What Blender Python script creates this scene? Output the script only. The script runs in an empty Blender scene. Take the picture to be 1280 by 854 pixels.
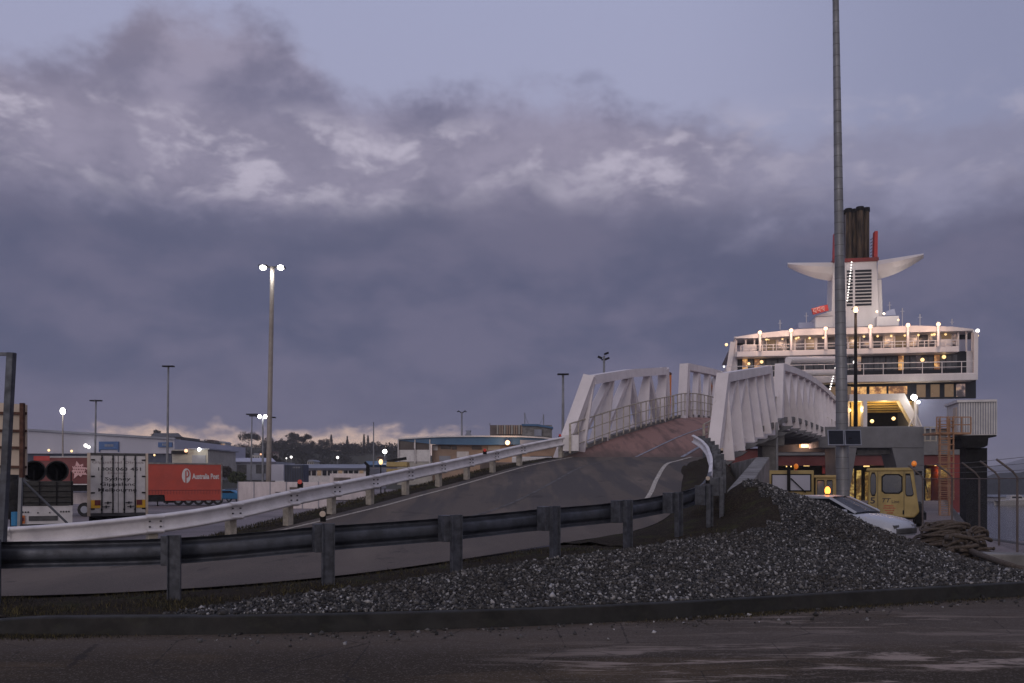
import bpy, math, random
import numpy as np
from mathutils import Vector, Matrix
random.seed(7); rng = np.random.default_rng(7)
R = math.radians
sc = bpy.context.scene
# ------------------------------------------------------------------ camera, sky, sun, exposure
F = 1100.0; EYE = 1.6
cd = bpy.data.cameras.new('camera'); cam = bpy.data.objects.new('camera', cd); sc.collection.objects.link(cam)
cam.location = (0, 0, EYE); cam.rotation_euler = (R(90), 0, 0)
cd.sensor_width = 36; cd.lens = 36*F/1280; cd.shift_y = 173/1280
cd.clip_start = .05; cd.clip_end = 8000
sc.camera = cam
sc.view_settings.view_transform = 'Standard'; sc.view_settings.look = 'None'
sc.view_settings.exposure = 0; sc.view_settings.gamma = 1
sc.cycles.use_denoising = True
sc.cycles.max_bounces = 5; sc.cycles.diffuse_bounces = 3; sc.cycles.glossy_bounces = 3
sc.cycles.transmission_bounces = 4; sc.cycles.caustics_reflective = False; sc.cycles.caustics_refractive = False
sc.cycles.sample_clamp_indirect = 3

class NT:
    """small helper round a node tree"""
    def __init__(s, nt): s.nt = nt; s.n = nt.nodes; s.l = nt.links
    def put(s, sock, v):
        if v is None: return
        if hasattr(v, 'links') or isinstance(v, bpy.types.NodeSocket): s.l.new(v, sock)
        else: sock.default_value = v
    def m(s, op, a, b=None, c=None, clamp=False):
        nd = s.n.new('ShaderNodeMath'); nd.operation = op; nd.use_clamp = clamp
        for i, v in enumerate((a, b, c)): s.put(nd.inputs[i], v)
        return nd.outputs[0]
    def mix(s, f, a, b, mode='MIX'):
        nd = s.n.new('ShaderNodeMix'); nd.data_type = 'RGBA'; nd.blend_type = mode
        s.put(nd.inputs[0], f); s.put(nd.inputs[6], col(a)); s.put(nd.inputs[7], col(b))
        return nd.outputs[2]
    def noise(s, vec, scale, detail=4, rough=.5, dist=0):
        nd = s.n.new('ShaderNodeTexNoise'); s.put(nd.inputs['Vector'], vec)
        nd.inputs['Scale'].default_value = scale; nd.inputs['Detail'].default_value = detail
        nd.inputs['Roughness'].default_value = rough; nd.inputs['Distortion'].default_value = dist
        return nd.outputs[0]
    def comb(s, x, y, z=0.0):
        nd = s.n.new('ShaderNodeCombineXYZ'); s.put(nd.inputs[0], x); s.put(nd.inputs[1], y); s.put(nd.inputs[2], z); return nd.outputs[0]
    def sep(s, v):
        nd = s.n.new('ShaderNodeSeparateXYZ'); s.put(nd.inputs[0], v); return nd.outputs
    def map(s, v, a, b, c=0.0, d=1.0, smooth=True):
        nd = s.n.new('ShaderNodeMapRange'); nd.interpolation_type = 'SMOOTHSTEP' if smooth else 'LINEAR'
        s.put(nd.inputs[0], v); s.put(nd.inputs[1], a); s.put(nd.inputs[2], b); s.put(nd.inputs[3], c); s.put(nd.inputs[4], d)
        return nd.outputs[0]
    def curve(s, v, pts):
        """piecewise smooth function of v through pts [(v, value)], values and args scaled to 0..1 for the float curve"""
        xs = [p[0] for p in pts]; ys = [p[1] for p in pts]
        x0, x1, y0, y1 = min(xs), max(xs), min(ys), max(ys)
        t = s.map(v, x0, x1, 0.0, 1.0, False)
        nd = s.n.new('ShaderNodeFloatCurve'); c = nd.mapping.curves[0]
        q = [((x-x0)/(x1-x0), (y-y0)/(y1-y0)) for x, y in pts]
        c.points[0].location = q[0]; c.points[1].location = q[-1]
        for p in q[1:-1]: c.points.new(*p)
        nd.mapping.update(); s.put(nd.inputs[1], t)
        return s.m('MULTIPLY_ADD', nd.outputs[0], y1-y0, y0)
def col(c):
    if isinstance(c, (tuple, list)) and len(c) == 3: return (*c, 1.0)
    return c
def srgb(r, g, b):
    f = lambda v: (v/255/12.92) if v/255 <= .04045 else ((v/255+.055)/1.055)**2.4
    return (f(r), f(g), f(b))

SUN_EL, SUN_ROT = R(13), R(198)
w = bpy.data.worlds.new('World'); sc.world = w; w.use_nodes = True
t = NT(w.node_tree); t.n.clear()
tc = t.n.new('ShaderNodeTexCoord'); dx, dy, dz = t.sep(tc.outputs['Generated'])[:3]
A = t.m('MULTIPLY', t.m('ARCTAN2', dx, dy), 11.0)          # azimuth, about 1 unit = 5.2 degrees
E = t.m('MULTIPLY', t.m('ARCSINE', dz), 11.0)              # elevation in the same unit
wob = t.m('MULTIPLY', t.m('SUBTRACT', t.noise(t.comb(A, E, 9.0), .5, 3, .5), .5), .9)
n1 = t.m('SUBTRACT', t.noise(t.comb(A, t.m('MULTIPLY', t.m('ADD', E, wob), 1.5), 1.0), .62, 7, .54, .1), .5)      # large billows
n2 = t.m('SUBTRACT', t.noise(t.comb(A, t.m('MULTIPLY', t.m('ADD', E, wob), 2.3), 7.3), 1.0, 6, .55, .15), .5)     # finer, flatter
n3 = t.m('SUBTRACT', t.noise(t.comb(A, t.m('MULTIPLY', t.m('ADD', E, wob), 2.4), 3.1), .42, 4, .5, .1), .5)
nf = t.m('SUBTRACT', t.noise(t.comb(A, t.m('MULTIPLY', E, 1.6), 4.4), 2.6, 5, .55, 0), .5)
clear = t.mix(t.map(E, 1.0, 6.5), srgb(166, 160, 184), srgb(166, 169, 200))
sky = t.n.new('ShaderNodeTexSky'); sky.sky_type = 'NISHITA'; sky.sun_disc = False
sky.sun_elevation = SUN_EL; sky.sun_rotation = SUN_ROT
nis = t.mix(1.0, sky.outputs[0], (.10, .10, .10), 'MULTIPLY')
clear = t.mix(.12, clear, nis)
clear = t.mix(t.m('MULTIPLY', t.map(A, 1.5, 5.8), .75), clear, srgb(133, 138, 168))
clear = t.mix(t.m('MULTIPLY', t.map(E, 1.5, .2), t.map(A, 3.0, -1.0)), clear, srgb(240, 196, 168))
# high bank: everything below a wandering upper edge
edge = t.curve(A, [(-12, 4.6), (-5.8, 4.45), (-5.0, 4.6), (-4.6, 4.9), (-3.7, 5.28), (-2.85, 5.15), (-2.37, 4.9), (-1.7, 4.62), (-.4, 4.72), (.6, 4.70), (1.6, 4.45), (2.56, 4.2), (3.5, 4.0), (5.8, 3.9), (12, 4.2)])
up = t.m('ADD', t.m('SUBTRACT', edge, E), t.m('ADD', t.m('MULTIPLY', n1, 1.1), t.m('MULTIPLY', nf, .45)))
d_up = t.m('MULTIPLY', t.map(up, -.10, .40), t.map(A, 4.5, 1.5, .55, .97))
# brighter breaks under the bank
band = t.m('MULTIPLY', t.map(E, 4.45, 3.95), t.map(E, 2.95, 3.35))
brk = t.m('MULTIPLY', band, t.map(t.m('ADD', n2, t.m('MULTIPLY', nf, .5)), -.03, .20))
c_up = t.mix(t.map(t.m('ADD', n1, t.m('MULTIPLY', nf, .4)), -.17, .15), srgb(148, 144, 168), srgb(112, 112, 138))
c_up = t.mix(t.m('MULTIPLY', band, .45), c_up, srgb(152, 145, 164))
warm = t.m('MULTIPLY', t.map(A, -1.0, -5.5), t.map(E, 3.6, 5.4))
c_up = t.mix(t.m('MULTIPLY', warm, .4), c_up, srgb(165, 152, 164))
s1 = t.mix(d_up, clear, c_up)
s1 = t.mix(t.m('MULTIPLY', brk, t.map(A, 3.5, 1.5, .35, .9)), s1, srgb(186, 180, 198))
# low dark deck
edge2 = t.curve(A, [(-12, 3.3), (-5.8, 3.4), (-4.2, 3.25), (-3.3, 3.2), (-2.37, 3.27), (-1.4, 3.4), (-.4, 3.65), (.6, 3.56), (1.6, 3.4), (2.56, 3.2), (3.5, 3.2), (4.3, 3.15), (5.8, 3.15), (12, 3.6)])
lo = t.m('ADD', t.m('SUBTRACT', edge2, E), t.m('ADD', t.m('MULTIPLY', n1, .9), t.m('MULTIPLY', nf, .5)))
d_lo = t.map(lo, -.30, .55)
c_lo = t.mix(t.map(t.m('ADD', n3, t.m('MULTIPLY', nf, .25)), -.13, .15), srgb(88, 92, 119), srgb(107, 106, 131))
c_lo = t.mix(t.map(E, 2.3, 3.4, 0.0, .35), c_lo, srgb(118, 116, 138))
c_lo = t.mix(t.map(E, 1.5, .5, 0.0, .55), c_lo, srgb(112, 109, 134))
gap = t.m('MULTIPLY', t.map(t.m('ADD', E, t.m('ADD', t.m('MULTIPLY', n2, .9), t.m('MULTIPLY', nf, .6))), .60, .34), t.map(A, .6, -1.6))
d_lo = t.m('MULTIPLY', d_lo, t.m('SUBTRACT', 1.0, t.m('MULTIPLY', gap, .9)))
s2 = t.mix(d_lo, s1, c_lo)
s2 = t.mix(t.m('MULTIPLY', gap, .85), s2, srgb(236, 202, 178))
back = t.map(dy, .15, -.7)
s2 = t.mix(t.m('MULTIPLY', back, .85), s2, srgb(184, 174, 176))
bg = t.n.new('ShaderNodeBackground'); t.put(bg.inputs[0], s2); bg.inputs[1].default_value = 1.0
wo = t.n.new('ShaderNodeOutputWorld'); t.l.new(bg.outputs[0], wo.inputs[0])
w.cycles.sampling_method = 'MANUAL'; w.cycles.sample_map_resolution = 512

sd = bpy.data.lights.new('sun', 'SUN'); sd.energy = .6; sd.angle = R(24); sd.color = (1, .88, .86)
so = bpy.data.objects.new('sun', sd); sc.collection.objects.link(so)
so.rotation_euler = (R(77), 0, R(-18))

# ------------------------------------------------------------------ helpers
def P(px, py, Y): return Vector(((px-640)/F*Y, Y, EYE+(600-py)/F*Y))
def zat(py, Y): return EYE+(600-py)/F*Y
def xat(px, Y): return (px-640)/F*Y
MATS = {}
def mat(name, c, rough=.6, var=.25, scale=3.0, metal=0.0, c2=None, bump=0.0, bscale=None, stretch=(1, 1, 1), emit=None, es=0, spec=.5, dirt=0.0):
    m = bpy.data.materials.new(name); m.use_nodes = True; t = NT(m.node_tree)
    b = t.n['Principled BSDF']
    g = t.n.new('ShaderNodeNewGeometry')
    mp = t.n.new('ShaderNodeMapping'); mp.inputs['Scale'].default_value = stretch; t.l.new(g.outputs['Position'], mp.inputs[0])
    v = mp.outputs[0]
    n = t.noise(v, scale, 6, .62)
    cc = c2 if c2 else tuple(x*(1-var) for x in c)
    base = t.mix(t.map(n, .32, .68), c, cc)
    if dirt:
        n2 = t.noise(v, scale*.23, 5, .65)
        base = t.mix(t.m('MULTIPLY', t.map(n2, .45, .75), dirt), base, (.06, .05, .045))
    t.put(b.inputs['Base Color'], base)
    t.put(b.inputs['Roughness'], t.map(n, .3, .7, max(0, rough-.08), min(1, rough+.1)))
    b.inputs['Metallic'].default_value = metal
    b.inputs['Specular IOR Level'].default_value = spec
    if bump:
        bn = t.n.new('ShaderNodeBump'); bn.inputs['Strength'].default_value = bump; bn.inputs['Distance'].default_value = .02
        t.put(bn.inputs['Height'], t.noise(v, bscale or scale*6, 5, .6)); t.l.new(bn.outputs[0], b.inputs['Normal'])
    if emit:
        b.inputs['Emission Color'].default_value = (*emit, 1); b.inputs['Emission Strength'].default_value = es
        m.cycles.emission_sampling = 'NONE'
    MATS[name] = m
    return m
mat('galv_dark', (.075, .085, .11), .5, .45, 5, .35, bump=.15, dirt=.35)
mat('galv_post', (.085, .093, .115), .55, .5, 9, .25, c2=(.038, .042, .054), bump=.2)
mat('rail_white', (.74, .72, .74), .6, .14, 4, 0, bump=.1, dirt=.25)
mat('post_cream', (.48, .44, .37), .8, .35, 8, bump=.2)
mat('truss_white', (.78, .74, .77), .55, .12, 1.2, dirt=.12)
mat('concrete', (.24, .235, .23), .85, .4, 2.5, bump=.3, dirt=.4)
mat('concrete_dark', (.085, .085, .09), .85, .45, 2.5, bump=.3)
mat('kerb_stone', (.014, .015, .015), .8, .5, 3, bump=.3, dirt=.3)
mat('gantry_grey', (.17, .175, .19), .7, .18, 1.0, dirt=.3)
mat('pole_steel', (.22, .23, .25), .5, .25, 2, .3, bump=.1)
mat('pole_beige', (.30, .27, .24), .5, .2, 2)
mat('paint_white', (.62, .61, .62), .5, .15, 3, dirt=.15)
mat('paint_line', (.55, .52, .45), .8, .5, 14, c2=(.25, .22, .19))
mat('paint_faint', (.10, .095, .095), .85, .5, 3, c2=(.05, .046, .045))
mat('paint_line_blue', (.34, .36, .44), .8, .5, 10, c2=(.14, .14, .16))
mat('black_metal', (.012, .012, .013), .8, .4, 4, spec=.2)
mat('black_rubber', (.012, .012, .013), .85, .3, 6)
mat('car_glass', (.015, .018, .024), .25, .3, 1.5, spec=.15)
mat('glass_dark', (.02, .023, .03), .08, .3, 1.5)
mat('glass_grey', (.10, .11, .13), .12, .5, 1.2)
mat('rust', (.11, .05, .035), .85, .5, 6)
mat('sign_beige', (.55, .46, .38), .7, .12, 2)
mat('tray_green', (.045, .045, .042), .8, .35, 5, stretch=(1, 1, 4))
mat('red_trailer', (.42, .048, .026), .45, .18, .7, dirt=.12)
mat('red_dark', (.14, .016, .018), .5, .2, 1)
mat('ship_red', (.21, .014, .014), .5, .25, .5, dirt=.3)
mat('signal_red', (.42, .02, .018), .5, .1, 3)
mat('lens_red', (.5, .02, .01), .3, .1, 3, emit=(1, .08, .03), es=.03)  # rail reflector, no lamp: a faint glow is put into the colour
mat('lens_amber', (.8, .25, .02), .3, .1, 3, emit=(1, .25, .03), es=.25)
mat('refl_yellow', (.75, .42, .03), .5, .1, 3)
mat('refl_orange', (.50, .15, .03), .5, .1, 3)
mat('blue_sign', (.02, .09, .27), .5, .1, 3)
mat('blue_roof', (.03, .11, .23), .5, .2, .5)
mat('blue_navy', (.02, .035, .085), .5, .2, 1)
mat('blue_bright', (.02, .2, .42), .5, .15, 2)
mat('ship_white', (.70, .67, .69), .42, .12, .5, dirt=.16, stretch=(1, 1, .22))
mat('ship_shade', (.30, .33, .48), .35, .12, .3)  # white hull paint with its shade put into the colour
mat('ship_dark', (.018, .022, .032), .4, .3, .5, spec=.2)
mat('exhaust', (.11, .075, .045), .8, .6, 1.2, c2=(.006, .005, .005), stretch=(2, 2, .3))
mat('warehouse', (.42, .43, .52), .6, .1, .25, stretch=(1, 1, .2))
mat('warehouse_side', (.24, .24, .29), .6, .1, .3)
mat('beige_wall', (.34, .25, .19), .75, .2, .8)
mat('beige_pale', (.38, .37, .34), .75, .2, .8)
mat('brown_glass', (.07, .055, .05), .15, .4, .7)
mat('hoarding', (.66, .60, .61), .7, .15, .8, stretch=(3, 1, 1), dirt=.15)
mat('louvre_brown', (.15, .12, .11), .7, .4, 1)
mat('roof_grey', (.25, .27, .33), .6, .2, .4)
mat('yellow_paint', (.38, .28, .09), .5, .22, 2.2, dirt=.4)
mat('yellow_lit', (.52, .38, .15), .6, .25, .8, dirt=.3)  # yellow with the lamplight on it put into the colour
mat('car_white', (.42, .45, .52), .25, .05, 1)
mat('chrome', (.5, .5, .5), .2, .1, 3, .9)
mat('rope', (.10, .078, .062), .9, .4, 20, bump=.5, bscale=60)
mat('orange_rail', (.38, .22, .13), .6, .3, 3)
mat('trunk', (.035, .028, .022), .9, .3, 4)
mat('leaf_dark', (.020, .021, .017), .95, .5, .05, c2=(.042, .038, .030), spec=.1)
mat('leaf_brown', (.055, .045, .04), .85, .4, .7)
mat('shrub_leaf', (.06, .075, .025), .8, .5, 2)
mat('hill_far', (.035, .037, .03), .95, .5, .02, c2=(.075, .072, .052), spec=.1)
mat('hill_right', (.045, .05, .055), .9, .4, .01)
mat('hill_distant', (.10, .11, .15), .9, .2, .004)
mat('ink', (.04, .035, .045), .7, .2, 3)
mat('ink_faint', (.28, .24, .25), .7, .2, 3)
mat('ink_red', (.42, .11, .05), .7, .3, 9)
mat('solar_cell', (.010, .012, .02), .45, .3, 8, spec=.2)
mat('sail_pink', (.68, .42, .42), .7, .1, 3)
mat('lamp_white', (1, 1, 1), .5, 0, 1, emit=(1, .97, .93), es=12)
mat('lamp_warm', (1, 1, 1), .5, 0, 1, emit=(1, .44, .14), es=1.35)
mat('lamp_gold', (1, 1, 1), .5, 0, 1, emit=(1, .62, .22), es=1.5)
mat('lamp_small', (1, 1, 1), .5, 0, 1, emit=(1, .96, .9), es=2.2)
mat('win_gold', (.1, .06, .03), .3, .3, 1, emit=(1, .50, .16), es=.55)
mat('win_dim', (.05, .04, .03), .2, .5, 1, emit=(1, .62, .36), es=.13)
mat('win_pink', (.1, .07, .06), .2, .5, 1, emit=(1, .60, .45), es=.22)
mat('screen_glow', (.1, .07, .06), .2, .5, 1, emit=(.9, .8, .7), es=.5)
mat('flame', (1, .4, .1), .5, 0, 1, emit=(1, .32, .05), es=3)
# uneven glow: lit rooms behind window panes, and lamplight painted onto the garage columns
def glow_mat(name, c1, s1, c2, s2, scale):
    m = mat(name, (.03, .028, .03), .2, .2, 2); t = NT(m.node_tree); b = t.n['Principled BSDF']
    g = t.n.new('ShaderNodeNewGeometry'); n = t.noise(g.outputs['Position'], scale, 3, .7)
    f = t.map(n, .42, .66); t.put(b.inputs['Emission Color'], t.mix(f, c2, c1))
    t.put(b.inputs['Emission Strength'], t.map(n, .42, .66, s2, s1)); m.cycles.emission_sampling = 'NONE'
glow_mat('cabin_gold', (1, .55, .18), .85, (1, .42, .18), .16, 1.1)
glow_mat('cabin_dim', (1, .6, .35), .45, (.8, .6, .7), .04, .8)
glow_mat('garage_glow', (1, .72, .22), .42, (.9, .45, .08), .07, 1.6)

# surfaces with their own textures
def ground_mat(name, fn):
    m = bpy.data.materials.new(name); m.use_nodes = True; t = NT(m.node_tree); b = t.n['Principled BSDF']
    g = t.n.new('ShaderNodeNewGeometry'); pos = g.outputs['Position']
    c, r, h, bs, bd = fn(t, pos)
    t.put(b.inputs['Base Color'], c); t.put(b.inputs['Roughness'], r); b.inputs['Specular IOR Level'].default_value = .12
    bn = t.n.new('ShaderNodeBump'); bn.inputs['Strength'].default_value = bs; bn.inputs['Distance'].default_value = bd
    t.put(bn.inputs['Height'], h); t.l.new(bn.outputs[0], b.inputs['Normal'])
    MATS[name] = m
def sv(t, pos, s, off=(0, 0, 0)):
    mp = t.n.new('ShaderNodeMapping'); mp.inputs['Scale'].default_value = s; mp.inputs['Location'].default_value = off; t.l.new(pos, mp.inputs[0]); return mp.outputs[0]
def f_road(t, pos):
    n = t.noise(pos, 60, 3, .7); n2 = t.noise(sv(t, pos, (.35, 1.2, 1)), .9, 6, .65, .3)
    c = t.mix(t.map(n, .35, .7), (.029, .0215, .0135), (.052, .039, .026))
    c = t.mix(t.map(n2, .46, .7), c, (.092, .068, .045))
    n4 = t.noise(sv(t, pos, (.5, 2.6, 1), (3.1, .4, 0)), 1.3, 7, .72, .6)
    x, y, z = t.sep(pos)[:3]
    zone = t.m('MULTIPLY', t.map(x, -.8, 1.6), t.map(y, 11.2, 10.2))
    c = t.mix(t.m('MULTIPLY', t.map(n4, .50, .60), t.m('MULTIPLY', zone, .9)), c, (.34, .28, .24))
    band_ = t.noise(sv(t, pos, (.25, 1.0, 1), (5, 2, 0)), .7, 4, .6, .2)
    c = t.mix(t.m('MULTIPLY', t.map(y, 7.6, 9.0), t.map(band_, .3, .6, .35, .9)), c, (.095, .077, .064))
    ag = t.n.new('ShaderNodeTexVoronoi'); ag.inputs['Scale'].default_value = 75; t.l.new(pos, ag.inputs[0])
    c = t.mix(t.map(t.sep(ag.outputs['Color'])[0], .80, .98, 0, .6), c, (.17, .15, .135))
    cr = t.n.new('ShaderNodeTexVoronoi'); cr.feature = 'DISTANCE_TO_EDGE'; cr.inputs['Scale'].default_value = .8
    t.l.new(sv(t, pos, (1, 1, 1)), cr.inputs[0])
    dist = t.m('ADD', cr.outputs[0], t.m('MULTIPLY', t.noise(pos, 5, 3, .6), .03))
    c = t.mix(t.m('MULTIPLY', t.map(dist, .022, .016), .6), c, (.015, .013, .013))
    return c, t.map(n2, .4, .7, .75, .95), n, .6, .008
ground_mat('fore_asphalt', f_road)
def f_ramp(t, pos):
    n = t.noise(pos, 45, 3, .7); n2 = t.noise(sv(t, pos, (.9, .35, 1)), .7, 5, .6, .2)
    c = t.mix(t.map(n, .35, .7), (.090, .076, .067), (.140, .118, .103))
    x, y, z = t.sep(pos)[:3]
    c = t.mix(t.map(n2, .45, .7, 0, .6), c, (.175, .145, .122))
    tr = t.map(y, 13.0, 26.0); n5 = t.noise(sv(t, pos, (2.2, .16, 1)), 1, 3, .5)
    c = t.mix(t.m('MULTIPLY', t.map(n5, .44, .60), t.m('MULTIPLY', tr, .75)), c, (.070, .066, .068))
    st = t.noise(pos, .9, 4, .7, .4); c = t.mix(t.map(st, .60, .68, 0, .55), c, (.045, .040, .038))      # oil stains
    return c, .85, n, .5, .006
ground_mat('ramp_asphalt', f_ramp)
def f_red(t, pos):
    n = t.noise(pos, 40, 3, .7); n2 = t.noise(sv(t, pos, (2.5, .35, 1)), .8, 5, .6, .2)
    c = t.mix(t.map(n, .35, .7), (.26, .155, .135), (.36, .225, .195))
    c = t.mix(t.map(n2, .45, .72, 0, .65), c, (.10, .07, .068))
    y = t.sep(pos)[1]; n6 = t.noise(sv(t, pos, (1.4, .5, 1)), 1.2, 5, .65)
    c = t.mix(t.m('MULTIPLY', t.map(t.m('ADD', y, t.m('MULTIPLY', n6, 3.0)), 37.2, 34.8), .75), c, (.105, .088, .080))
    tr = t.noise(sv(t, pos, (1.9, .12, 1), (2, 0, 0)), 1.6, 3, .5); c = t.mix(t.map(tr, .5, .68, 0, .55), c, (.11, .08, .075))
    return c, .85, n, .4, .006
ground_mat('red_asphalt', f_red)
def f_lot(t, pos):
    n = t.noise(pos, 8, 4, .7); n2 = t.noise(sv(t, pos, (.3, 1, 1)), .15, 5, .6, .3)
    c = t.mix(t.map(n, .35, .7), (.20, .175, .18), (.27, .24, .25))
    c = t.mix(t.map(n2, .45, .62, 0, .7), c, (.11, .10, .105))
    return c, .8, n, .2, .01
ground_mat('lot', f_lot)
def f_verge(t, pos):
    n = t.noise(pos, 26, 5, .75); n2 = t.noise(pos, 1.7, 5, .65); n3 = t.noise(pos, 5, 4, .7)
    c = t.mix(t.map(n, .35, .7), (.018, .014, .010), (.062, .048, .034))
    c = t.mix(t.map(n2, .5, .7, 0, .55), c, (.06, .07, .02))
    c = t.mix(t.map(n3, .6, .75, 0, .5), c, (.12, .10, .08))
    return c, .95, n, 1.0, .05
ground_mat('verge_soil', f_verge)
def f_grav(t, pos):
    vo = t.n.new('ShaderNodeTexVoronoi'); vo.inputs['Scale'].default_value = 24; t.l.new(pos, vo.inputs[0])
    s = t.sep(vo.outputs['Color'])[0]
    c = t.mix(t.map(s, .2, 1.0), (.03, .03, .03), (.13, .13, .135))
    c = t.mix(t.map(vo.outputs['Distance'], .3, .7), c, (.012, .012, .012))
    return c, .9, t.m('MULTIPLY', vo.outputs['Distance'], -1.0), 1.0, .05
ground_mat('gravel_bed', f_grav)
m = bpy.data.materials.new('stone'); m.use_nodes = True; t = NT(m.node_tree); b = t.n['Principled BSDF']
g = t.n.new('ShaderNodeNewGeometry')
cr = t.n.new('ShaderNodeValToRGB'); t.l.new(g.outputs['Random Per Island'], cr.inputs[0])
cr.color_ramp.elements[0].color = (.018, .018, .019, 1); cr.color_ramp.elements[1].color = (.46, .46, .47, 1)
e = cr.color_ramp.elements.new(.55); e.color = (.062, .061, .062, 1)
e = cr.color_ramp.elements.new(.86); e.color = (.16, .155, .15, 1)
n = t.noise(g.outputs['Position'], 40, 3, .6)
n9 = t.noise(g.outputs['Position'], .9, 5, .65)
t.put(b.inputs['Base Color'], t.mix(t.map(n9, .48, .68, 0, .6), t.mix(t.map(n, .4, .7, 0, .5), cr.outputs[0], (.05, .048, .045)), (.045, .038, .031))); b.inputs['Roughness'].default_value = .85; b.inputs['Specular IOR Level'].default_value = .3
MATS['stone'] = m
def rusty(name, amt, colr=(.16, .08, .045), sc=(3.0, 3.0, .35), thr=.60):
    m = MATS[name]; t = NT(m.node_tree); b = t.n['Principled BSDF']; src = b.inputs['Base Color'].links[0].from_socket
    g = t.n.new('ShaderNodeNewGeometry'); mp = t.n.new('ShaderNodeMapping'); mp.inputs['Scale'].default_value = sc; t.l.new(g.outputs['Position'], mp.inputs[0])
    n = t.noise(mp.outputs[0], 1.0, 7, .7); n2 = t.noise(g.outputs['Position'], 14, 4, .7)
    f = t.m('MULTIPLY', t.m('ADD', t.map(n, thr, thr+.16), t.map(n2, .66, .74, 0, .6)), amt)
    t.put(b.inputs['Base Color'], t.mix(f, src, colr))
rusty('truss_white', .42); rusty('ship_white', .22, (.30, .20, .13), (1.2, 1.2, .12)); rusty('rail_white', .35, (.20, .16, .14), (5, 5, 2)); rusty('galv_post', .5, (.05, .035, .028), (6, 6, 2.5))
rusty('galv_dark', .5, (.03, .028, .028), (4, 4, 8)); rusty('yellow_paint', .5, (.16, .10, .06), (5, 5, 1.5), .55); rusty('paint_white', .35, (.22, .18, .15), (2.5, 2.5, .4)); rusty('gantry_grey', .35, (.10, .075, .06), (1.5, 1.5, .2)); rusty('red_trailer', .25, (.22, .05, .03), (.8, .8, 1.5))
rusty('kerb_stone', .5, (.030, .032, .022), (3, 3, 6), .52)
m = bpy.data.materials.new('grass_blade'); m.use_nodes = True; t = NT(m.node_tree); b = t.n['Principled BSDF']
g = t.n.new('ShaderNodeNewGeometry'); cr = t.n.new('ShaderNodeValToRGB'); t.l.new(g.outputs['Random Per Island'], cr.inputs[0])
cr.color_ramp.elements[0].color = (.014, .012, .008, 1); cr.color_ramp.elements[1].color = (.12, .10, .035, 1)
e = cr.color_ramp.elements.new(.6); e.color = (.024, .021, .013, 1)
t.l.new(cr.outputs[0], b.inputs['Base Color']); b.inputs['Roughness'].default_value = .9
MATS['grass_blade'] = m
m = bpy.data.materials.new('sea'); m.use_nodes = True; t = NT(m.node_tree); b = t.n['Principled BSDF']
g = t.n.new('ShaderNodeNewGeometry'); b.inputs['Base Color'].default_value = (.02, .025, .035, 1); b.inputs['Roughness'].default_value = .12
bn = t.n.new('ShaderNodeBump'); bn.inputs['Strength'].default_value = .5; bn.inputs['Distance'].default_value = .08
t.put(bn.inputs['Height'], t.noise(g.outputs['Position'], 2.0, 6, .65)); t.l.new(bn.outputs[0], b.inputs['Normal'])
MATS['sea'] = m

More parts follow.
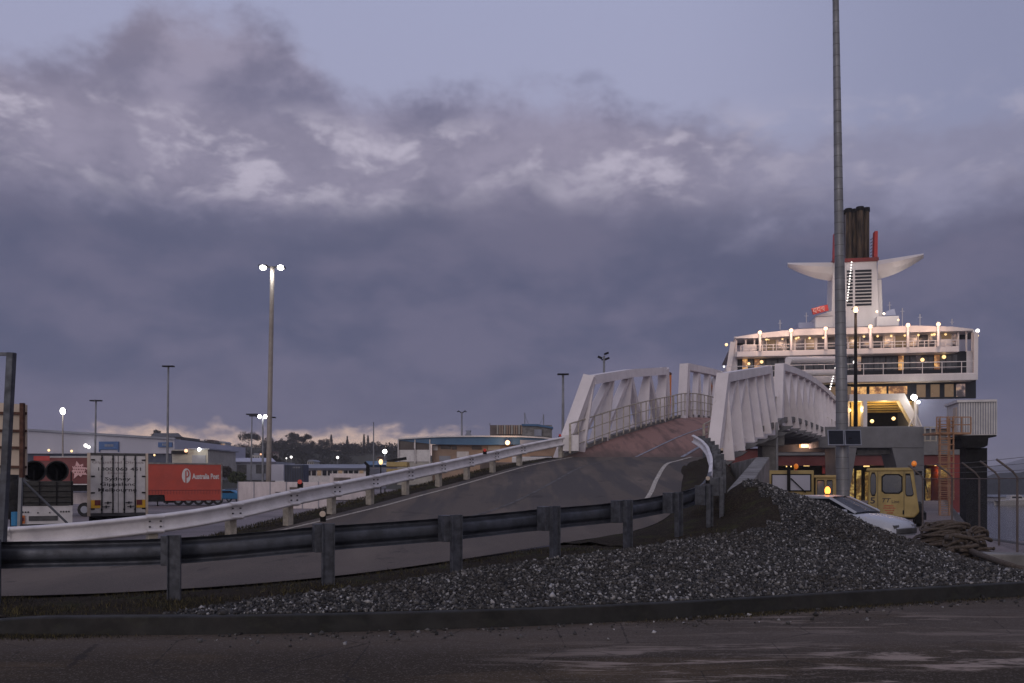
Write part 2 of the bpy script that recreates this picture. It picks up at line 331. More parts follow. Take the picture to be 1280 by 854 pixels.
class MB:
    def __init__(s): s.v = []; s.f = []; s.mi = []; s.cur = 0
    def add(s, vs, fs):
        o = len(s.v); s.v += [tuple(v) for v in vs]; s.f += [tuple(i+o for i in f) for f in fs]; s.mi += [s.cur]*len(fs); return s
    def box(s, x0, x1, y0, y1, z0, z1):
        if x0 > x1: x0, x1 = x1, x0
        if y0 > y1: y0, y1 = y1, y0
        if z0 > z1: z0, z1 = z1, z0
        return s.add([(x, y, z) for z in (z0, z1) for y in (y0, y1) for x in (x0, x1)],
              [(0, 2, 3, 1), (4, 5, 7, 6), (0, 1, 5, 4), (2, 6, 7, 3), (0, 4, 6, 2), (1, 3, 7, 5)])
    def pbox(s, px0, px1, py0, py1, Y, depth):
        """box whose front face at distance Y fills the given extents"""
        return s.box(xat(px0, Y), xat(px1, Y), Y, Y+depth, zat(py1, Y), zat(py0, Y))
    def hexa(s, a, b):
        """two quads a (4 pts) and b (4 pts) joined"""
        return s.add(list(a)+list(b), [(0, 3, 2, 1), (4, 5, 6, 7), (0, 1, 5, 4), (1, 2, 6, 5), (2, 3, 7, 6), (3, 0, 4, 7)])
    def bar(s, a, b, w, h, up=(0, 0, 1), w2=None, h2=None):
        a, b, up = Vector(a), Vector(b), Vector(up); d = (b-a).normalized()
        sd = d.cross(up)
        if sd.length < 1e-4: sd = d.cross(Vector((0, 1, 0)))
        sd.normalize(); u = sd.cross(d).normalized()
        w2 = w if w2 is None else w2; h2 = h if h2 is None else h2
        q = lambda p, w, h: [p-sd*w/2-u*h/2, p+sd*w/2-u*h/2, p+sd*w/2+u*h/2, p-sd*w/2+u*h/2]
        return s.hexa(q(a, w, h), q(b, w2, h2))
    def tube(s, pts, r, seg=8, closed=False, caps=True):
        pts = [Vector(p) for p in pts]; n = len(pts); rs = r if isinstance(r, (list, tuple)) else [r]*n
        vs = []
        for i, p in enumerate(pts):
            a = pts[(i-1) % n] if (closed or i > 0) else p; b = pts[(i+1) % n] if (closed or i < n-1) else p
            d = (b-a).normalized(); up = Vector((0, 0, 1)) if abs(d.z) < .9 else Vector((0, 1, 0))
            x = d.cross(up).normalized(); y = x.cross(d)
            for k in range(seg):
                g = 2*math.pi*k/seg; vs.append(p+(x*math.cos(g)+y*math.sin(g))*rs[i])
        fs = []
        for i in range(n if closed else n-1):
            j = (i+1) % n
            for k in range(seg):
                k2 = (k+1) % seg; fs.append((i*seg+k, i*seg+k2, j*seg+k2, j*seg+k))
        if caps and not closed: fs += [tuple(range(seg))[::-1], tuple((n-1)*seg+k for k in range(seg))]
        return s.add(vs, fs)
    def cyl(s, p, r, h, axis=(0, 0, 1), seg=12, r2=None):
        p = Vector(p); a = Vector(axis).normalized()
        return s.tube([p, p+a*h], [r, r if r2 is None else r2], seg)
    def ball(s, p, r, seg=8, rings=6, sz=1.0):
        p = Vector(p); vs = [p+Vector((0, 0, r*sz))]; fs = []
        for i in range(1, rings):
            th = math.pi*i/rings
            for k in range(seg):
                ph = 2*math.pi*k/seg; vs.append(p+Vector((math.sin(th)*math.cos(ph)*r, math.sin(th)*math.sin(ph)*r, math.cos(th)*r*sz)))
        vs.append(p-Vector((0, 0, r*sz))); L = len(vs)-1
        for k in range(seg):
            fs.append((0, 1+k, 1+(k+1) % seg)); fs.append((L, L-seg+(k+1) % seg, L-seg+k))
        for i in range(rings-2):
            for k in range(seg):
                a = 1+i*seg+k; b = 1+i*seg+(k+1) % seg; fs.append((a, a+seg, b+seg, b))
        return s.add(vs, fs)
    def extr(s, poly, off):
        """polygon (3d pts) swept by off"""
        n = len(poly); off = Vector(off); vs = [Vector(p) for p in poly]; vs += [p+off for p in vs]
        fs = [tuple(range(n))[::-1], tuple(range(n, 2*n))]+[(i, (i+1) % n, n+(i+1) % n, n+i) for i in range(n)]
        return s.add(vs, fs)
    def grid(s, rows, flip=False):
        n = len(rows[0]); vs = [p for r in rows for p in r]; fs = []
        for i in range(len(rows)-1):
            for k in range(n-1):
                q = (i*n+k, i*n+k+1, (i+1)*n+k+1, (i+1)*n+k); fs.append(q[::-1] if flip else q)
        return s.add(vs, fs)
def setp(o, label=None, cat=None, group=None, kind=None):
    if label: o['label'] = label
    if cat: o['category'] = cat
    if group: o['group'] = group
    if kind: o['kind'] = kind
    return o
def empty(name, loc, label, cat, group=None, rz=0):
    o = bpy.data.objects.new(name, None); sc.collection.objects.link(o); o.location = loc; o.rotation_euler = (0, 0, rz)
    o.empty_display_size = .3; bpy.context.view_layer.update()
    return setp(o, label, cat, group)
def root_of(o):
    while o.parent: o = o.parent
    return o
def link(name, mb, material, parent=None, base=None, smooth=False, bevel=0.0, local=False, label=None):
    """one mesh object from points in world space (or in the thing's own frame when local)"""
    me = bpy.data.meshes.new(name)
    vs = np.array(mb.v, dtype=float).reshape(-1, 3)
    if parent is not None and not local:
        inv = root_of(parent)['_inv'] if '_inv' in root_of(parent) else None
        rt = root_of(parent); M = (Matrix.Translation(rt.location) @ rt.rotation_euler.to_matrix().to_4x4()).inverted()
        M = np.array(M); vs = vs @ M[:3, :3].T + M[:3, 3]
    elif parent is None and base is not None:
        vs = vs-np.array(base, dtype=float)
    me.from_pydata(vs.tolist(), [], mb.f)
    ms = material if isinstance(material, (list, tuple)) else [material]
    for mm in ms: me.materials.append(MATS[mm])
    if len(ms) > 1: me.polygons.foreach_set('material_index', mb.mi)
    if smooth: me.polygons.foreach_set('use_smooth', [True]*len(me.polygons))
    me.update()
    o = bpy.data.objects.new(name, me); sc.collection.objects.link(o)
    if parent is not None: o.parent = parent
    elif base is not None: o.location = base
    if bevel:
        bv = o.modifiers.new('bevel', 'BEVEL'); bv.width = bevel; bv.segments = 2; bv.limit_method = 'ANGLE'; bv.harden_normals = False
    if label: o['label'] = label
    return o
def struct(name, mb, material, smooth=False): return setp(link(name, mb, material, smooth=smooth), kind='structure')
def clone(root):
    c = root.copy(); sc.collection.objects.link(c)
    def rec(o, p):
        for ch in [x for x in bpy.data.objects if x.parent == o]:
            d = ch.copy(); sc.collection.objects.link(d); d.parent = p; rec(ch, d)
    rec(root, c); return c
def text(s, material, parent, x0, x1, z0, z1, Y, rz=0.0, name='lettering', thick=.004, shear=0.0, bold=0.0):
    """writing as flat raised letters filling the box x0..x1, z0..z1 on a plane facing the viewer side (-y)"""
    cu = bpy.data.curves.new('t', 'FONT'); cu.body = s; cu.extrude = .01; cu.align_x = 'LEFT'; cu.shear = shear; cu.offset = bold
    cu.resolution_u = 2
    ob = bpy.data.objects.new('t', cu); sc.collection.objects.link(ob); bpy.context.view_layer.update()
    dg = bpy.context.evaluated_depsgraph_get(); me = bpy.data.meshes.new_from_object(ob.evaluated_get(dg))
    v = np.array([x.co[:] for x in me.vertices]); lo, hi = v.min(0), v.max(0)
    mb = MB(); fs = [tuple(p.vertices) for p in me.polygons]
    bpy.data.objects.remove(ob); bpy.data.curves.remove(cu); bpy.data.meshes.remove(me)
    u = (v-lo)/(hi-lo)
    pts = [(x0+a*(x1-x0), Y-thick*c, z0+b*(z1-z0)) for a, b, c in u]
    mb.add(pts, fs); return link(name, mb, material, parent)
def plight(name, loc, energy, color, size=.15, parent=None):
    l = bpy.data.lights.new(name, 'POINT'); l.energy = energy; l.color = color; l.shadow_soft_size = size
    o = bpy.data.objects.new(name, l); sc.collection.objects.link(o)
    if parent is not None:
        rt = root_of(parent); o.parent = parent; M = (Matrix.Translation(rt.location) @ rt.rotation_euler.to_matrix().to_4x4()).inverted(); o.location = M @ Vector(loc)
    else: o.location = loc
    return o
# ------------------------------------------------------------------ GROUND, WATER, HILLS
def sm(a, b, x):
    t_ = min(1, max(0, (x-a)/(b-a))); return t_*t_*(3-2*t_)
def gz(x, y): return -1.0+.72*sm(2.0, 7.0, x-.12*max(0, y-20))
xs0 = [-1500, -900, -500, -300, -200, -150, -110, -80, -60, -45, -35, -27, -21, -16, -12, -9, -6, -4, -2, 0]
def xr(y):
    if y <= 24.4: return 600.0
    if y <= 29.5: return 14.6+.6*(y-24.4)/5.1
    if y <= 80: return 15.2+(34-15.2)*(y-29.5)/39.5
    return 14.0
mb = MB()
def strip(ys, xrf):
    rows = []
    for y in ys:
        e = xrf(y); xs = xs0+[e*k/14 for k in range(1, 15)] if e < 100 else xs0+[1, 2, 3, 4, 5, 6, 7, 8, 9, 11, 13, 16, 40, 600]
        rows.append([(x, y, gz(x, y)) for x in xs])
    mb.grid(rows)
strip([-600, -100, -20, 0, 5, 9, 12, 15, 18, 21, 24.4], lambda y: 600.0)
strip([24.4, 27, 29.5, 33, 37, 42, 48, 55, 62, 70, 80], xr)
strip([80, 95, 120, 160, 220, 300, 420, 600, 900, 1400], lambda y: 14.0)
struct('ground', mb, 'lot', smooth=True)
mb = MB()
for a, b in (((600, 24.4), (14.6, 24.4)), ((14.6, 24.4), (15.2, 29.5)), ((15.2, 29.5), (xr(80), 80)), ((xr(80), 80), (14, 80)), ((14, 80), (14, 1400))):
    mb.extr([(a[0], a[1], -.27), (b[0], b[1], -.27), (b[0], b[1], -6), (a[0], a[1], -6)], (0.0, .35, 0) if a[1] == b[1] else (.35, 0, 0))
struct('quay_wall', mb, 'concrete_dark')
mb = MB(); mb.add([(-2500, -640, -2.6), (2500, -640, -2.6), (2500, 2300, -2.6), (-2500, 2300, -2.6)], [(0, 1, 2, 3)])
struct('water', mb, 'sea')

def ridge(name, pts, Y, depth, zb, m, seed=0, rough=.6):
    """a hill: skyline through pts (px, py) at distance Y, sloping down towards the viewer and away behind"""
    rs = random.Random(seed); mb = MB(); rows = []
    n = 90; x0, x1 = pts[0][0], pts[-1][0]; cols = []
    for i in range(n+1):
        px = x0+(x1-x0)*i/n
        for (a, ya), (b, yb) in zip(pts, pts[1:]):
            if a <= px <= b: py = ya+(yb-ya)*(px-a)/(b-a); break
        cols.append((xat(px, Y), zat(py, Y)))
    for k in range(13):
        f = k/12; y = Y-depth+1.6*depth*f; env = math.sin(min(1, f/.625)*math.pi/2)**1.2 if f <= .625 else math.cos((f-.625)/.375*math.pi/2)
        rows.append([(x*y/Y, y, zb+(z-zb)*env+(rs.random()-.5)*rough*env) for x, z in cols])
    mb.grid(rows); return struct(name, mb, m, smooth=True)
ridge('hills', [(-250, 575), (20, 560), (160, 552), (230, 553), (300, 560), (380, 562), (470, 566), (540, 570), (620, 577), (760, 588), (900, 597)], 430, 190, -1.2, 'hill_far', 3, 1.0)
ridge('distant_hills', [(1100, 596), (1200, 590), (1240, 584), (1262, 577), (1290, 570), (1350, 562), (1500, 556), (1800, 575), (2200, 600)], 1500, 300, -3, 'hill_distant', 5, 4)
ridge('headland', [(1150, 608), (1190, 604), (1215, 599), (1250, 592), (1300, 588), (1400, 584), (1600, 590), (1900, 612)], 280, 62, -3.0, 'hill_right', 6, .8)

HILL = [(-250, 575), (20, 560), (160, 552), (230, 553), (300, 560), (380, 562), (470, 566), (540, 570), (620, 577), (760, 588), (900, 597)]
def hill_z(px, y):
    py = np.interp(px, [a for a, b in HILL], [b for a, b in HILL]); f = (y-240)/304; z = zat(py, 430)
    env = math.sin(min(1, max(0, f)/.625)*math.pi/2)**1.2; return -1.2+(z+1.2)*env
# ------------------------------------------------------------------ RAMP ROAD
def U(px, py, z): Y = F*(EYE-z)/(py-600); return Vector((xat(px, Y), Y, z))
RAMP = [((-24, 15.2, .10), (-22, 10.9, .08)), ((-13, 14.6, .12), (-11, 11.0, .09)), ((-8.73, 15.0, .17), (-6.5, 11.2, .12)),
        ((-6.6, 16.3, .26), (-4.43, 11.6, .16)), ((-5.6, 17.8, .42), (-2.55, 12.3, .25)), ((-4.8, 19.3, .62), (-.87, 13.75, .35)),
        ((-4.16, 20.8, .80), (.78, 15.8, .45)), ((-3.5, 22.4, .99), (2.46, 17.8, .57)), ((-2.83, 24.3, 1.2), (3.46, 19.5, .80)),
        ((-2.06, 26, 1.41), (4.2, 22, 1.2)), ((-1.31, 27.8, 1.63), (4.84, 25, 1.6)), ((-.54, 29.5, 1.86), (5.8, 29, 2.13)),
        ((.37, 31.2, 2.12), (6.6, 31.2, 2.3)), ((1.98, 33.5, 2.47), (7.46, 33.5, 2.47))]
def cr_spline(pts, n):
    pts = [Vector(p) for p in pts]; out = []
    q = [pts[0]*2-pts[1]]+pts+[pts[-1]*2-pts[-2]]
    for i in range(1, len(q)-2):
        for k in range(n):
            t_ = k/n; a, b, c, d = q[i-1], q[i], q[i+1], q[i+2]
            out.append(.5*((2*b)+(c-a)*t_+(2*a-5*b+4*c-d)*t_*t_+(3*b-a-3*c+d)*t_**3))
    out.append(pts[-1]); return out
LS = cr_spline([a for a, b in RAMP], 6); RS = cr_spline([b for a, b in RAMP], 6)
mb = MB(); mb.grid([[l.lerp(r, k/8) for k in range(9)] for l, r in zip(LS, RS)])
struct('ramp_road', mb, 'ramp_asphalt', smooth=True)
def line_on(pts, w, up=.006):
    rows = []
    for i, p in enumerate(pts):
        d = (pts[min(i+1, len(pts)-1)]-pts[max(i-1, 0)]); d.z = 0; d.normalize(); n_ = Vector((-d.y, d.x, 0))*w/2
        z_ = Vector((0, 0, up)); rows.append([p+n_+z_, p+z_, p-n_+z_])
    return rows
def along(f0, f1=None):
    f1 = f0 if f1 is None else f1; n = len(LS)
    return [l.lerp(r, f0+(f1-f0)*i/(n-1)) for i, (l, r) in enumerate(zip(LS, RS))]
mb = MB(); mb.grid(line_on(along(.055, .06), .12)); struct('edge_line', mb, 'paint_line')
mb = MB(); mb.grid(line_on(along(.5, .42)[40:-1:1], .09)); struct('centre_line', mb, 'paint_faint')
mb = MB(); pts = [U(815, 618, 1.19), U(822, 604, 1.50), U(830, 592, 1.72)]
pr = along(.90, .885)[44:]; mb.grid(line_on(pr, .12, .008)); struct('edge_line', mb, 'paint_line')

# left shoulder of the ramp falling to the lot
mb = MB(); rows = []
for i, p in enumerate(LS):
    d = LS[min(i+1, len(LS)-1)]-LS[max(i-1, 0)]; d.z = 0; d.normalize(); n_ = Vector((-d.y, d.x, 0))
    a = p+Vector((0, 0, -.012)); r_ = []
    for k, (o, dz) in enumerate([(-.15, 0), (0, 0), (.35, .02), (.75, -.02), (1.1, -.08)]):
        j = .03*math.sin(i*1.7+k*2.3) if k > 1 else 0; r_.append(a+n_*o+Vector((0, 0, dz+j)))
    for f in (.35, .7, 1.0):
        e = a+n_*(1.1+(p.z+1.4)*1.4*f); e.z = p.z-.08+(-1.05-p.z)*f+.06*math.sin(i*.9+f*5)*(1-f)*2; r_.append(e)
    rows.append(r_)
mb.grid(rows, flip=True); struct('embankment', mb, 'verge_soil', smooth=True)

# ------------------------------------------------------------------ FOREGROUND ROAD, KERB, VERGE, GRAVEL HEAP
KP = [(-600, 9.5), (-300, 9.2), (0, 9.03), (150, 9.06), (300, 9.12), (450, 9.28), (600, 9.5), (750, 9.85), (900, 10.35), (1090, 11.2), (1280, 12.1), (1500, 13.3), (1750, 14.8)]
KL = cr_spline([(xat(px, Y), Y, 0) for px, Y in KP], 8)
mb = MB(); rows = [[Vector((p.x, y, 0)) for y in (-40, -5, 4, 7)]+[Vector((p.x, p.y+.12, 0))] for p in KL]
rows = [[Vector((-60, y, 0)) for y in (-40, -5, 4, 7, 9.7)]]+rows+[[Vector((45, y, 0)) for y in (-40, -5, 4, 7, 19)]]
mb.grid(rows); struct('foreground_road', mb, 'fore_asphalt')
def kh(px):  # kerb height: it fades into the grass at the left
    return .185 if px > 60 else .185-.05*sm(60, -60, px)
mb = MB(); rows = []
prof = [(0.0, -.08), (.0, 0), (.012, .5), (.02, .94), (.035, 1.0), (.06, 1.02), (.16, 1.02), (.175, .98), (.18, .2)]
for i, p in enumerate(KL):
    d = KL[min(i+1, len(KL)-1)]-KL[max(i-1, 0)]; d.normalize(); n_ = Vector((-d.y, d.x, 0)); px = 640+F*p.x/p.y
    h = kh(px); rows.append([p+n_*a+Vector((0, 0, b*h)) for a, b in prof])
mb.grid(rows, flip=True); struct('kerb', mb, 'kerb_stone', smooth=False)

# rbf height field of the mound
POST1 = [(-9.7, 10.15, .10), (-7.9, 10.1, .11), (-6.05, 10.25, .13), (-4.07, 10.6, .155), (-2.33, 11.15, .27), (-.76, 12.0, .345), (.64, 13.1, .433), (1.87, 14.2, .50),
         (2.9, 15.3, .61), (3.64, 16.2, .73), (4.1, 17.2, .88), (4.58, 19, 1.05), (5.06, 21, 1.3), (5.5, 23, 1.5), (5.9, 25, 1.7), (6.3, 27, 1.9), (6.64, 29, 2.1), (6.95, 31, 2.3), (7.2, 33, 2.47)]
ctl = [(x, y, z) for x, y, z in POST1]
ctl += [(b[0], b[1], b[2]-.02) for a, b in RAMP[1:-1]]
ctl += [(p.x-.02, p.y+.2, .175) for p in KL[4::5]]
GR = [P(940, 600, 18.3), P(960, 605, 17.8), P(1000, 620, 17.1), P(1050, 640, 16.6), P(1100, 664, 16.0), P(1140, 676, 15.8), P(1200, 696, 15.2), P(1280, 718, 14.2)]
ctl += [tuple(p) for p in GR]+[(p.x+.35, p.y+.9, p.z-.45) for p in GR[1:6]]+[(p.x-.05, p.y-.9, p.z-.10) for p in GR[2:6]]
ctl += [(7, 20, .55), (8.2, 19, .1), (9.3, 18, -.1), (10, 16.8, -.15), (12, 16, -.2), (14, 17, -.27), (8.5, 22, -.1), (8.5, 26, -.2), (11, 24, -.3), (14, 22, -.3), (8.6, 30, -.1),
        (4.9, 14.6, .62), (6.0, 13.9, .42), (3.2, 12.9, .40), (1.3, 11.4, .28), (7.2, 13.3, .28)]
C = np.array(ctl, dtype=float)
def phi(r): return np.where(r > 1e-9, r*r*np.log(r+1e-12), 0)
Dm = np.linalg.norm(C[:, None, :2]-C[None, :, :2], axis=2); N = len(C)
Am = np.zeros((N+3, N+3)); Am[:N, :N] = phi(Dm)+np.eye(N)*.002; Am[:N, N] = 1; Am[:N, N+1:] = C[:, :2]; Am[N:, :N] = Am[:N, N:].T
W = np.linalg.solve(Am, np.concatenate([C[:, 2], np.zeros(3)]))
def mz(xy):
    xy = np.atleast_2d(np.array(xy, float)); r = np.linalg.norm(xy[:, None]-C[None, :, :2], axis=2)
    return phi(r) @ W[:N]+W[N]+xy @ W[N+1:]
BACK = cr_spline([(-24, 10.95, 0), (-11, 11.05, 0), (-6.5, 11.25, 0), (-4.43, 11.65, 0), (-2.55, 12.35, 0), (-.87, 13.8, 0), (.78, 15.85, 0), (2.46, 17.85, 0), (3.5, 19.5, 0), (4.25, 22, 0), (4.9, 25, 0), (5.85, 29, 0), (7.4, 33.3, 0),
                  (9.0, 30, 0), (9.6, 26, 0), (10.5, 23, 0), (12.5, 21, 0), (15, 20.5, 0), (22, 22, 0)], 10)
for i in range(66, 121): BACK[i] = BACK[i]+Vector((-.22*sm(66, 76, i), 0, 0))
NB = len(BACK); tt = np.linspace(0, len(KL)-1.001, NB*1)
cum = lambda L: np.concatenate([[0], np.cumsum([(b-a).length for a, b in zip(L, L[1:])])])
# match by a hand-set pairing so the grid lines do not cross
pair = [(-24, -600), (-4.43, 120)]
def kpt(px):
    for a, b in zip(KL, KL[1:]):
        pa, pb = 640+F*a.x/a.y, 640+F*b.x/b.y
        if pa <= px <= pb: return a.lerp(b, (px-pa)/(pb-pa))
    return KL[-1]
bi = [0, 10, 20, 30, 40, 50, 60, 70, 80, 90, 100, 110, 120, 130, 140, 150, 160, 170, 180]
kp = [-599, -250, 20, 180, 330, 480, 600, 700, 780, 850, 905, 950, 985, 1020, 1080, 1140, 1230, 1340, 1500]
verts = []; NT_ = 46; rows = []
for i in range(NB):
    px = np.interp(i, bi, kp); a = kpt(px)+Vector((0, .17, 0)); b = BACK[i]
    rows.append([(a.x+(b.x-a.x)*k/NT_, a.y+(b.y-a.y)*k/NT_) for k in range(NT_+1)])
flat = np.array([q for r in rows for q in r]); Z = mz(flat); Z2 = Z.reshape(NB, NT_+1)
RA = np.array([tuple(p) for p in cr_spline([b for a, b in RAMP], 24)])
for i in range(NB):
    q_ = rows[i][-1]; d_ = np.hypot(RA[:, 0]-q_[0], RA[:, 1]-q_[1]); j_ = int(d_.argmin())
    if i <= 120: Z2[i] += (RA[j_, 2]-(.035 if i < 66 else .09)-Z2[i, -1])*np.clip((np.arange(NT_+1)-(NT_-16))/16, 0, 1)**1.5
Z = Z2.reshape(-1)
nz = np.array([math.sin(x*9.1+y*3.3)*math.sin(y*7.7-x*2.1) for x, y in flat])*.012
kk = np.tile(np.arange(NT_+1), NB)
Z = Z+nz*np.clip(kk/5, 0, 1)*np.clip((NT_-kk)/4, 0, 1)
Z = np.where(kk == 0, np.minimum(Z, .165), Z)
G3 = np.column_stack([flat, Z]).reshape(NB, NT_+1, 3)
# which faces are gravel: outline of the stones as seen on the slope
GPOLY = [(200, 790), (205, 768), (300, 752), (450, 734), (600, 710), (700, 697), (800, 684), (860, 673), (940, 662), (972, 650), (975, 633), (952, 618), (925, 606), (935, 585), (1000, 600), (1300, 690), (1700, 740), (1700, 860), (200, 860)]
def inpoly(px, py, poly):
    c = np.zeros(len(px), bool); n = len(poly)
    for i in range(n):
        x1, y1 = poly[i]; x2, y2 = poly[(i+1) % n]
        cnd = ((y1 > py) != (y2 > py)); c ^= cnd & (px < (x2-x1)*(py-y1)/((y2-y1) if y2 != y1 else 1e-9)+x1)
    return c
def proj(p): return 640+F*p[:, 0]/p[:, 1], 600+F*(EYE-p[:, 2])/p[:, 1]
mv, mg = MB(), MB()
cen = (G3[:-1, :-1]+G3[1:, 1:])/2; cpx, cpy = proj(cen.reshape(-1, 3)); ing = (inpoly(cpx, cpy, GPOLY) | (cen.reshape(-1, 3)[:, 0] > 7.4)).reshape(NB-1, NT_)
fsv, fsg = [], []
for i in range(NB-1):
    for k in range(NT_):
        q = (i*(NT_+1)+k, (i+1)*(NT_+1)+k, (i+1)*(NT_+1)+k+1, i*(NT_+1)+k+1); (fsg if ing[i, k] else fsv).append(q)
allv = [tuple(v) for v in G3.reshape(-1, 3)]
mv.add(allv, fsv); mg.add(allv, fsg)
struct('verge', mv, 'verge_soil', smooth=True); struct('gravel_bed', mg, 'gravel_bed', smooth=True)
# stones: loose crushed rock over the gravel area
def scatter(faces, dens, keep=None, maxn=100000):
    V = np.array(allv); q = np.array(faces); a, b, c, d = V[q[:, 0]], V[q[:, 1]], V[q[:, 2]], V[q[:, 3]]
    ar = np.linalg.norm(np.cross(c-a, d-b), axis=1)/2; cc = (a+c)/2; dist = np.linalg.norm(cc, axis=1)
    wgt = ar*np.clip(dens(cc, dist), 0, None); n = int(min(maxn, wgt.sum())); pick = rng.choice(len(q), n, p=wgt/wgt.sum())
    u, v = rng.random((2, n, 1)); return (a[pick]*(1-u)+b[pick]*u)*(1-v)+(d[pick]*(1-u)+c[pick]*u)*v
pts = scatter(fsg, lambda c, d: np.where((c[:, 0] < 9.5) & (c[:, 1] < 21), 1100., 0.), maxn=62000)
sp_x = []
for _ in range(1500):     # stones spilled over the kerb and along the gutter
    px = 240+rng.random()*1040; a = kpt(px); d_ = rng.random(); sp_x.append((a.x, a.y+.17-.06*d_, .19) if d_ < .75 else (a.x+rng.normal()*.05, a.y-.02-abs(rng.normal())*.35, .0))
pts = np.concatenate([pts, np.array(sp_x)]); n = len(pts); s = .009+.020*rng.random(n)**3+.014*(rng.random(n) > .96)
ov = np.array([(1, 0, 0), (-1, 0, 0), (0, 1, 0), (0, -1, 0), (0, 0, 1), (0, 0, -1)], float); of = np.array([(0, 2, 4), (2, 1, 4), (1, 3, 4), (3, 0, 4), (2, 0, 5), (1, 2, 5), (3, 1, 5), (0, 3, 5)])
q = rng.normal(size=(n, 4)); q /= np.linalg.norm(q, axis=1)[:, None]; w_, x_, y_, z_ = q.T
RM = np.stack([1-2*(y_*y_+z_*z_), 2*(x_*y_-z_*w_), 2*(x_*z_+y_*w_), 2*(x_*y_+z_*w_), 1-2*(x_*x_+z_*z_), 2*(y_*z_-x_*w_), 2*(x_*z_-y_*w_), 2*(y_*z_+x_*w_), 1-2*(x_*x_+y_*y_)], 1).reshape(n, 3, 3)
loc = ov[None]*(.6+.8*rng.random((n, 6, 1)))*s[:, None, None]*np.array([1.3, 1.0, .8])
sv_ = np.einsum('nij,nkj->nki', RM, loc)+pts[:, None, :]+np.array([0, 0, 1])[None, None]*s[:, None, None]*.35
me = bpy.data.meshes.new('crushed_rock'); nv = n*6; nf = n*8
me.vertices.add(nv); me.vertices.foreach_set('co', sv_.reshape(-1)); me.loops.add(nf*3)
me.loops.foreach_set('vertex_index', (of[None]+np.arange(n)[:, None, None]*6).reshape(-1)); me.polygons.add(nf)
me.polygons.foreach_set('loop_start', np.arange(nf)*3); me.materials.append(MATS['stone']); me.update(calc_edges=True); me.validate()
o = bpy.data.objects.new('crushed_rock', me); sc.collection.objects.link(o)
setp(o, 'heap of loose crushed grey rock behind the kerb', 'gravel', kind='stuff')
# soil shoulder between the asphalt edge and the guardrail posts
SR = [(.78, 15.8, .45), (2.46, 17.8, .57), (3.46, 19.5, .80), (4.2, 22, 1.2), (4.84, 25, 1.6), (5.8, 29, 2.13), (6.6, 31.2, 2.3), (7.4, 33.4, 2.46)]
SPp = [(1.87, 14.2, .50), (3.3, 15.75, .67), (4.05, 17.1, .86), (4.95, 20.4, 1.22), (5.75, 24, 1.6), (6.55, 28.3, 2.05), (7.0, 31, 2.3), (7.6, 33.4, 2.45)]
A1, B1 = cr_spline(SR, 8), cr_spline(SPp, 8); mb = MB(); rows = []
for i, (a, b) in enumerate(zip(A1, B1)):
    r_ = [a+(a-b).normalized()*.1-Vector((0, 0, .10)), a-Vector((0, 0, .012))]
    for k in range(1, 9):
        f = k/8; q_ = a.lerp(b, f); r_.append(q_+Vector((0, 0, .05*math.sin(math.pi*f)+.02*math.sin(i*1.3+k*1.9)*(f < 1))))
    d = (b-a).normalized(); r_ += [b+d*.35-Vector((0, 0, .06)), b+d*.7-Vector((0, 0, .35))]; rows.append(r_)
mb.grid(rows); struct('shoulder', mb, 'verge_soil', smooth=True)
# grass on the verge
def blades(name, pts, h, wd, label):
    n = len(pts); hh = h*(.4+rng.random(n)); an = rng.random(n)*6.283; ln = rng.normal(size=(n, 2))*.5*hh[:, None]
    dx_ = np.cos(an)*wd; dy_ = np.sin(an)*wd; V = np.zeros((n, 3, 3))
    V[:, 0] = pts+np.stack([dx_, dy_, np.full(n, -.01)], 1); V[:, 1] = pts-np.stack([dx_, dy_, np.full(n, .01)], 1)
    V[:, 2] = pts+np.stack([ln[:, 0], ln[:, 1], hh], 1)
    me = bpy.data.meshes.new(name); me.vertices.add(n*3); me.vertices.foreach_set('co', V.reshape(-1)); me.loops.add(n*3)
    me.loops.foreach_set('vertex_index', np.arange(n*3)); me.polygons.add(n); me.polygons.foreach_set('loop_start', np.arange(n)*3)
    me.materials.append(MATS['grass_blade']); me.update(calc_edges=True)
    o = bpy.data.objects.new(name, me); sc.collection.objects.link(o); setp(o, label, 'grass', kind='stuff')
def gdens(c, d):
    nn = np.sin(c[:, 0]*2.1)*np.sin(c[:, 1]*2.7+c[:, 0])*.5+.5
    left = np.clip(1-(c[:, 0]+3.5)/6, .12, 1.0)
    return np.where(c[:, 1] < 22, 900*left*(.05+1.6*nn**2), 0)
blades('verge_grass', scatter(fsv, gdens, maxn=42000), .045, .006, 'short mossy grass and weeds on the verge under the guardrail')
lp = []
for i in range(18, len(LS)-2):
    for _ in range(230):
        a = LS[i].lerp(LS[i+1], rng.random()); d = (LS[i+1]-LS[i]); d.z = 0; d.normalize(); nn = Vector((-d.y, d.x, 0)); o_ = .1+rng.random()**.7*1.3
        lp.append(tuple(a+nn*o_+Vector((0, 0, -.03-.05*(o_ > .9)))))
blades('embankment_grass', np.array(lp), .05, .009, 'brown tufted grass along the embankment behind the white guardrail')

kg = []
for _ in range(5200):
    px = rng.choice([rng.normal(960, 70), rng.normal(1150, 90), rng.normal(20, 60)], p=[.4, .2, .4]); px = min(1450, max(-200, px)); a = kpt(px); kg.append((a.x+rng.normal()*.02, a.y-.01-abs(rng.normal())*.10, 0))
blades('kerb_grass', np.array(kg), .03, .006, 'thin yellow-green moss and grass along the foot of the kerb')
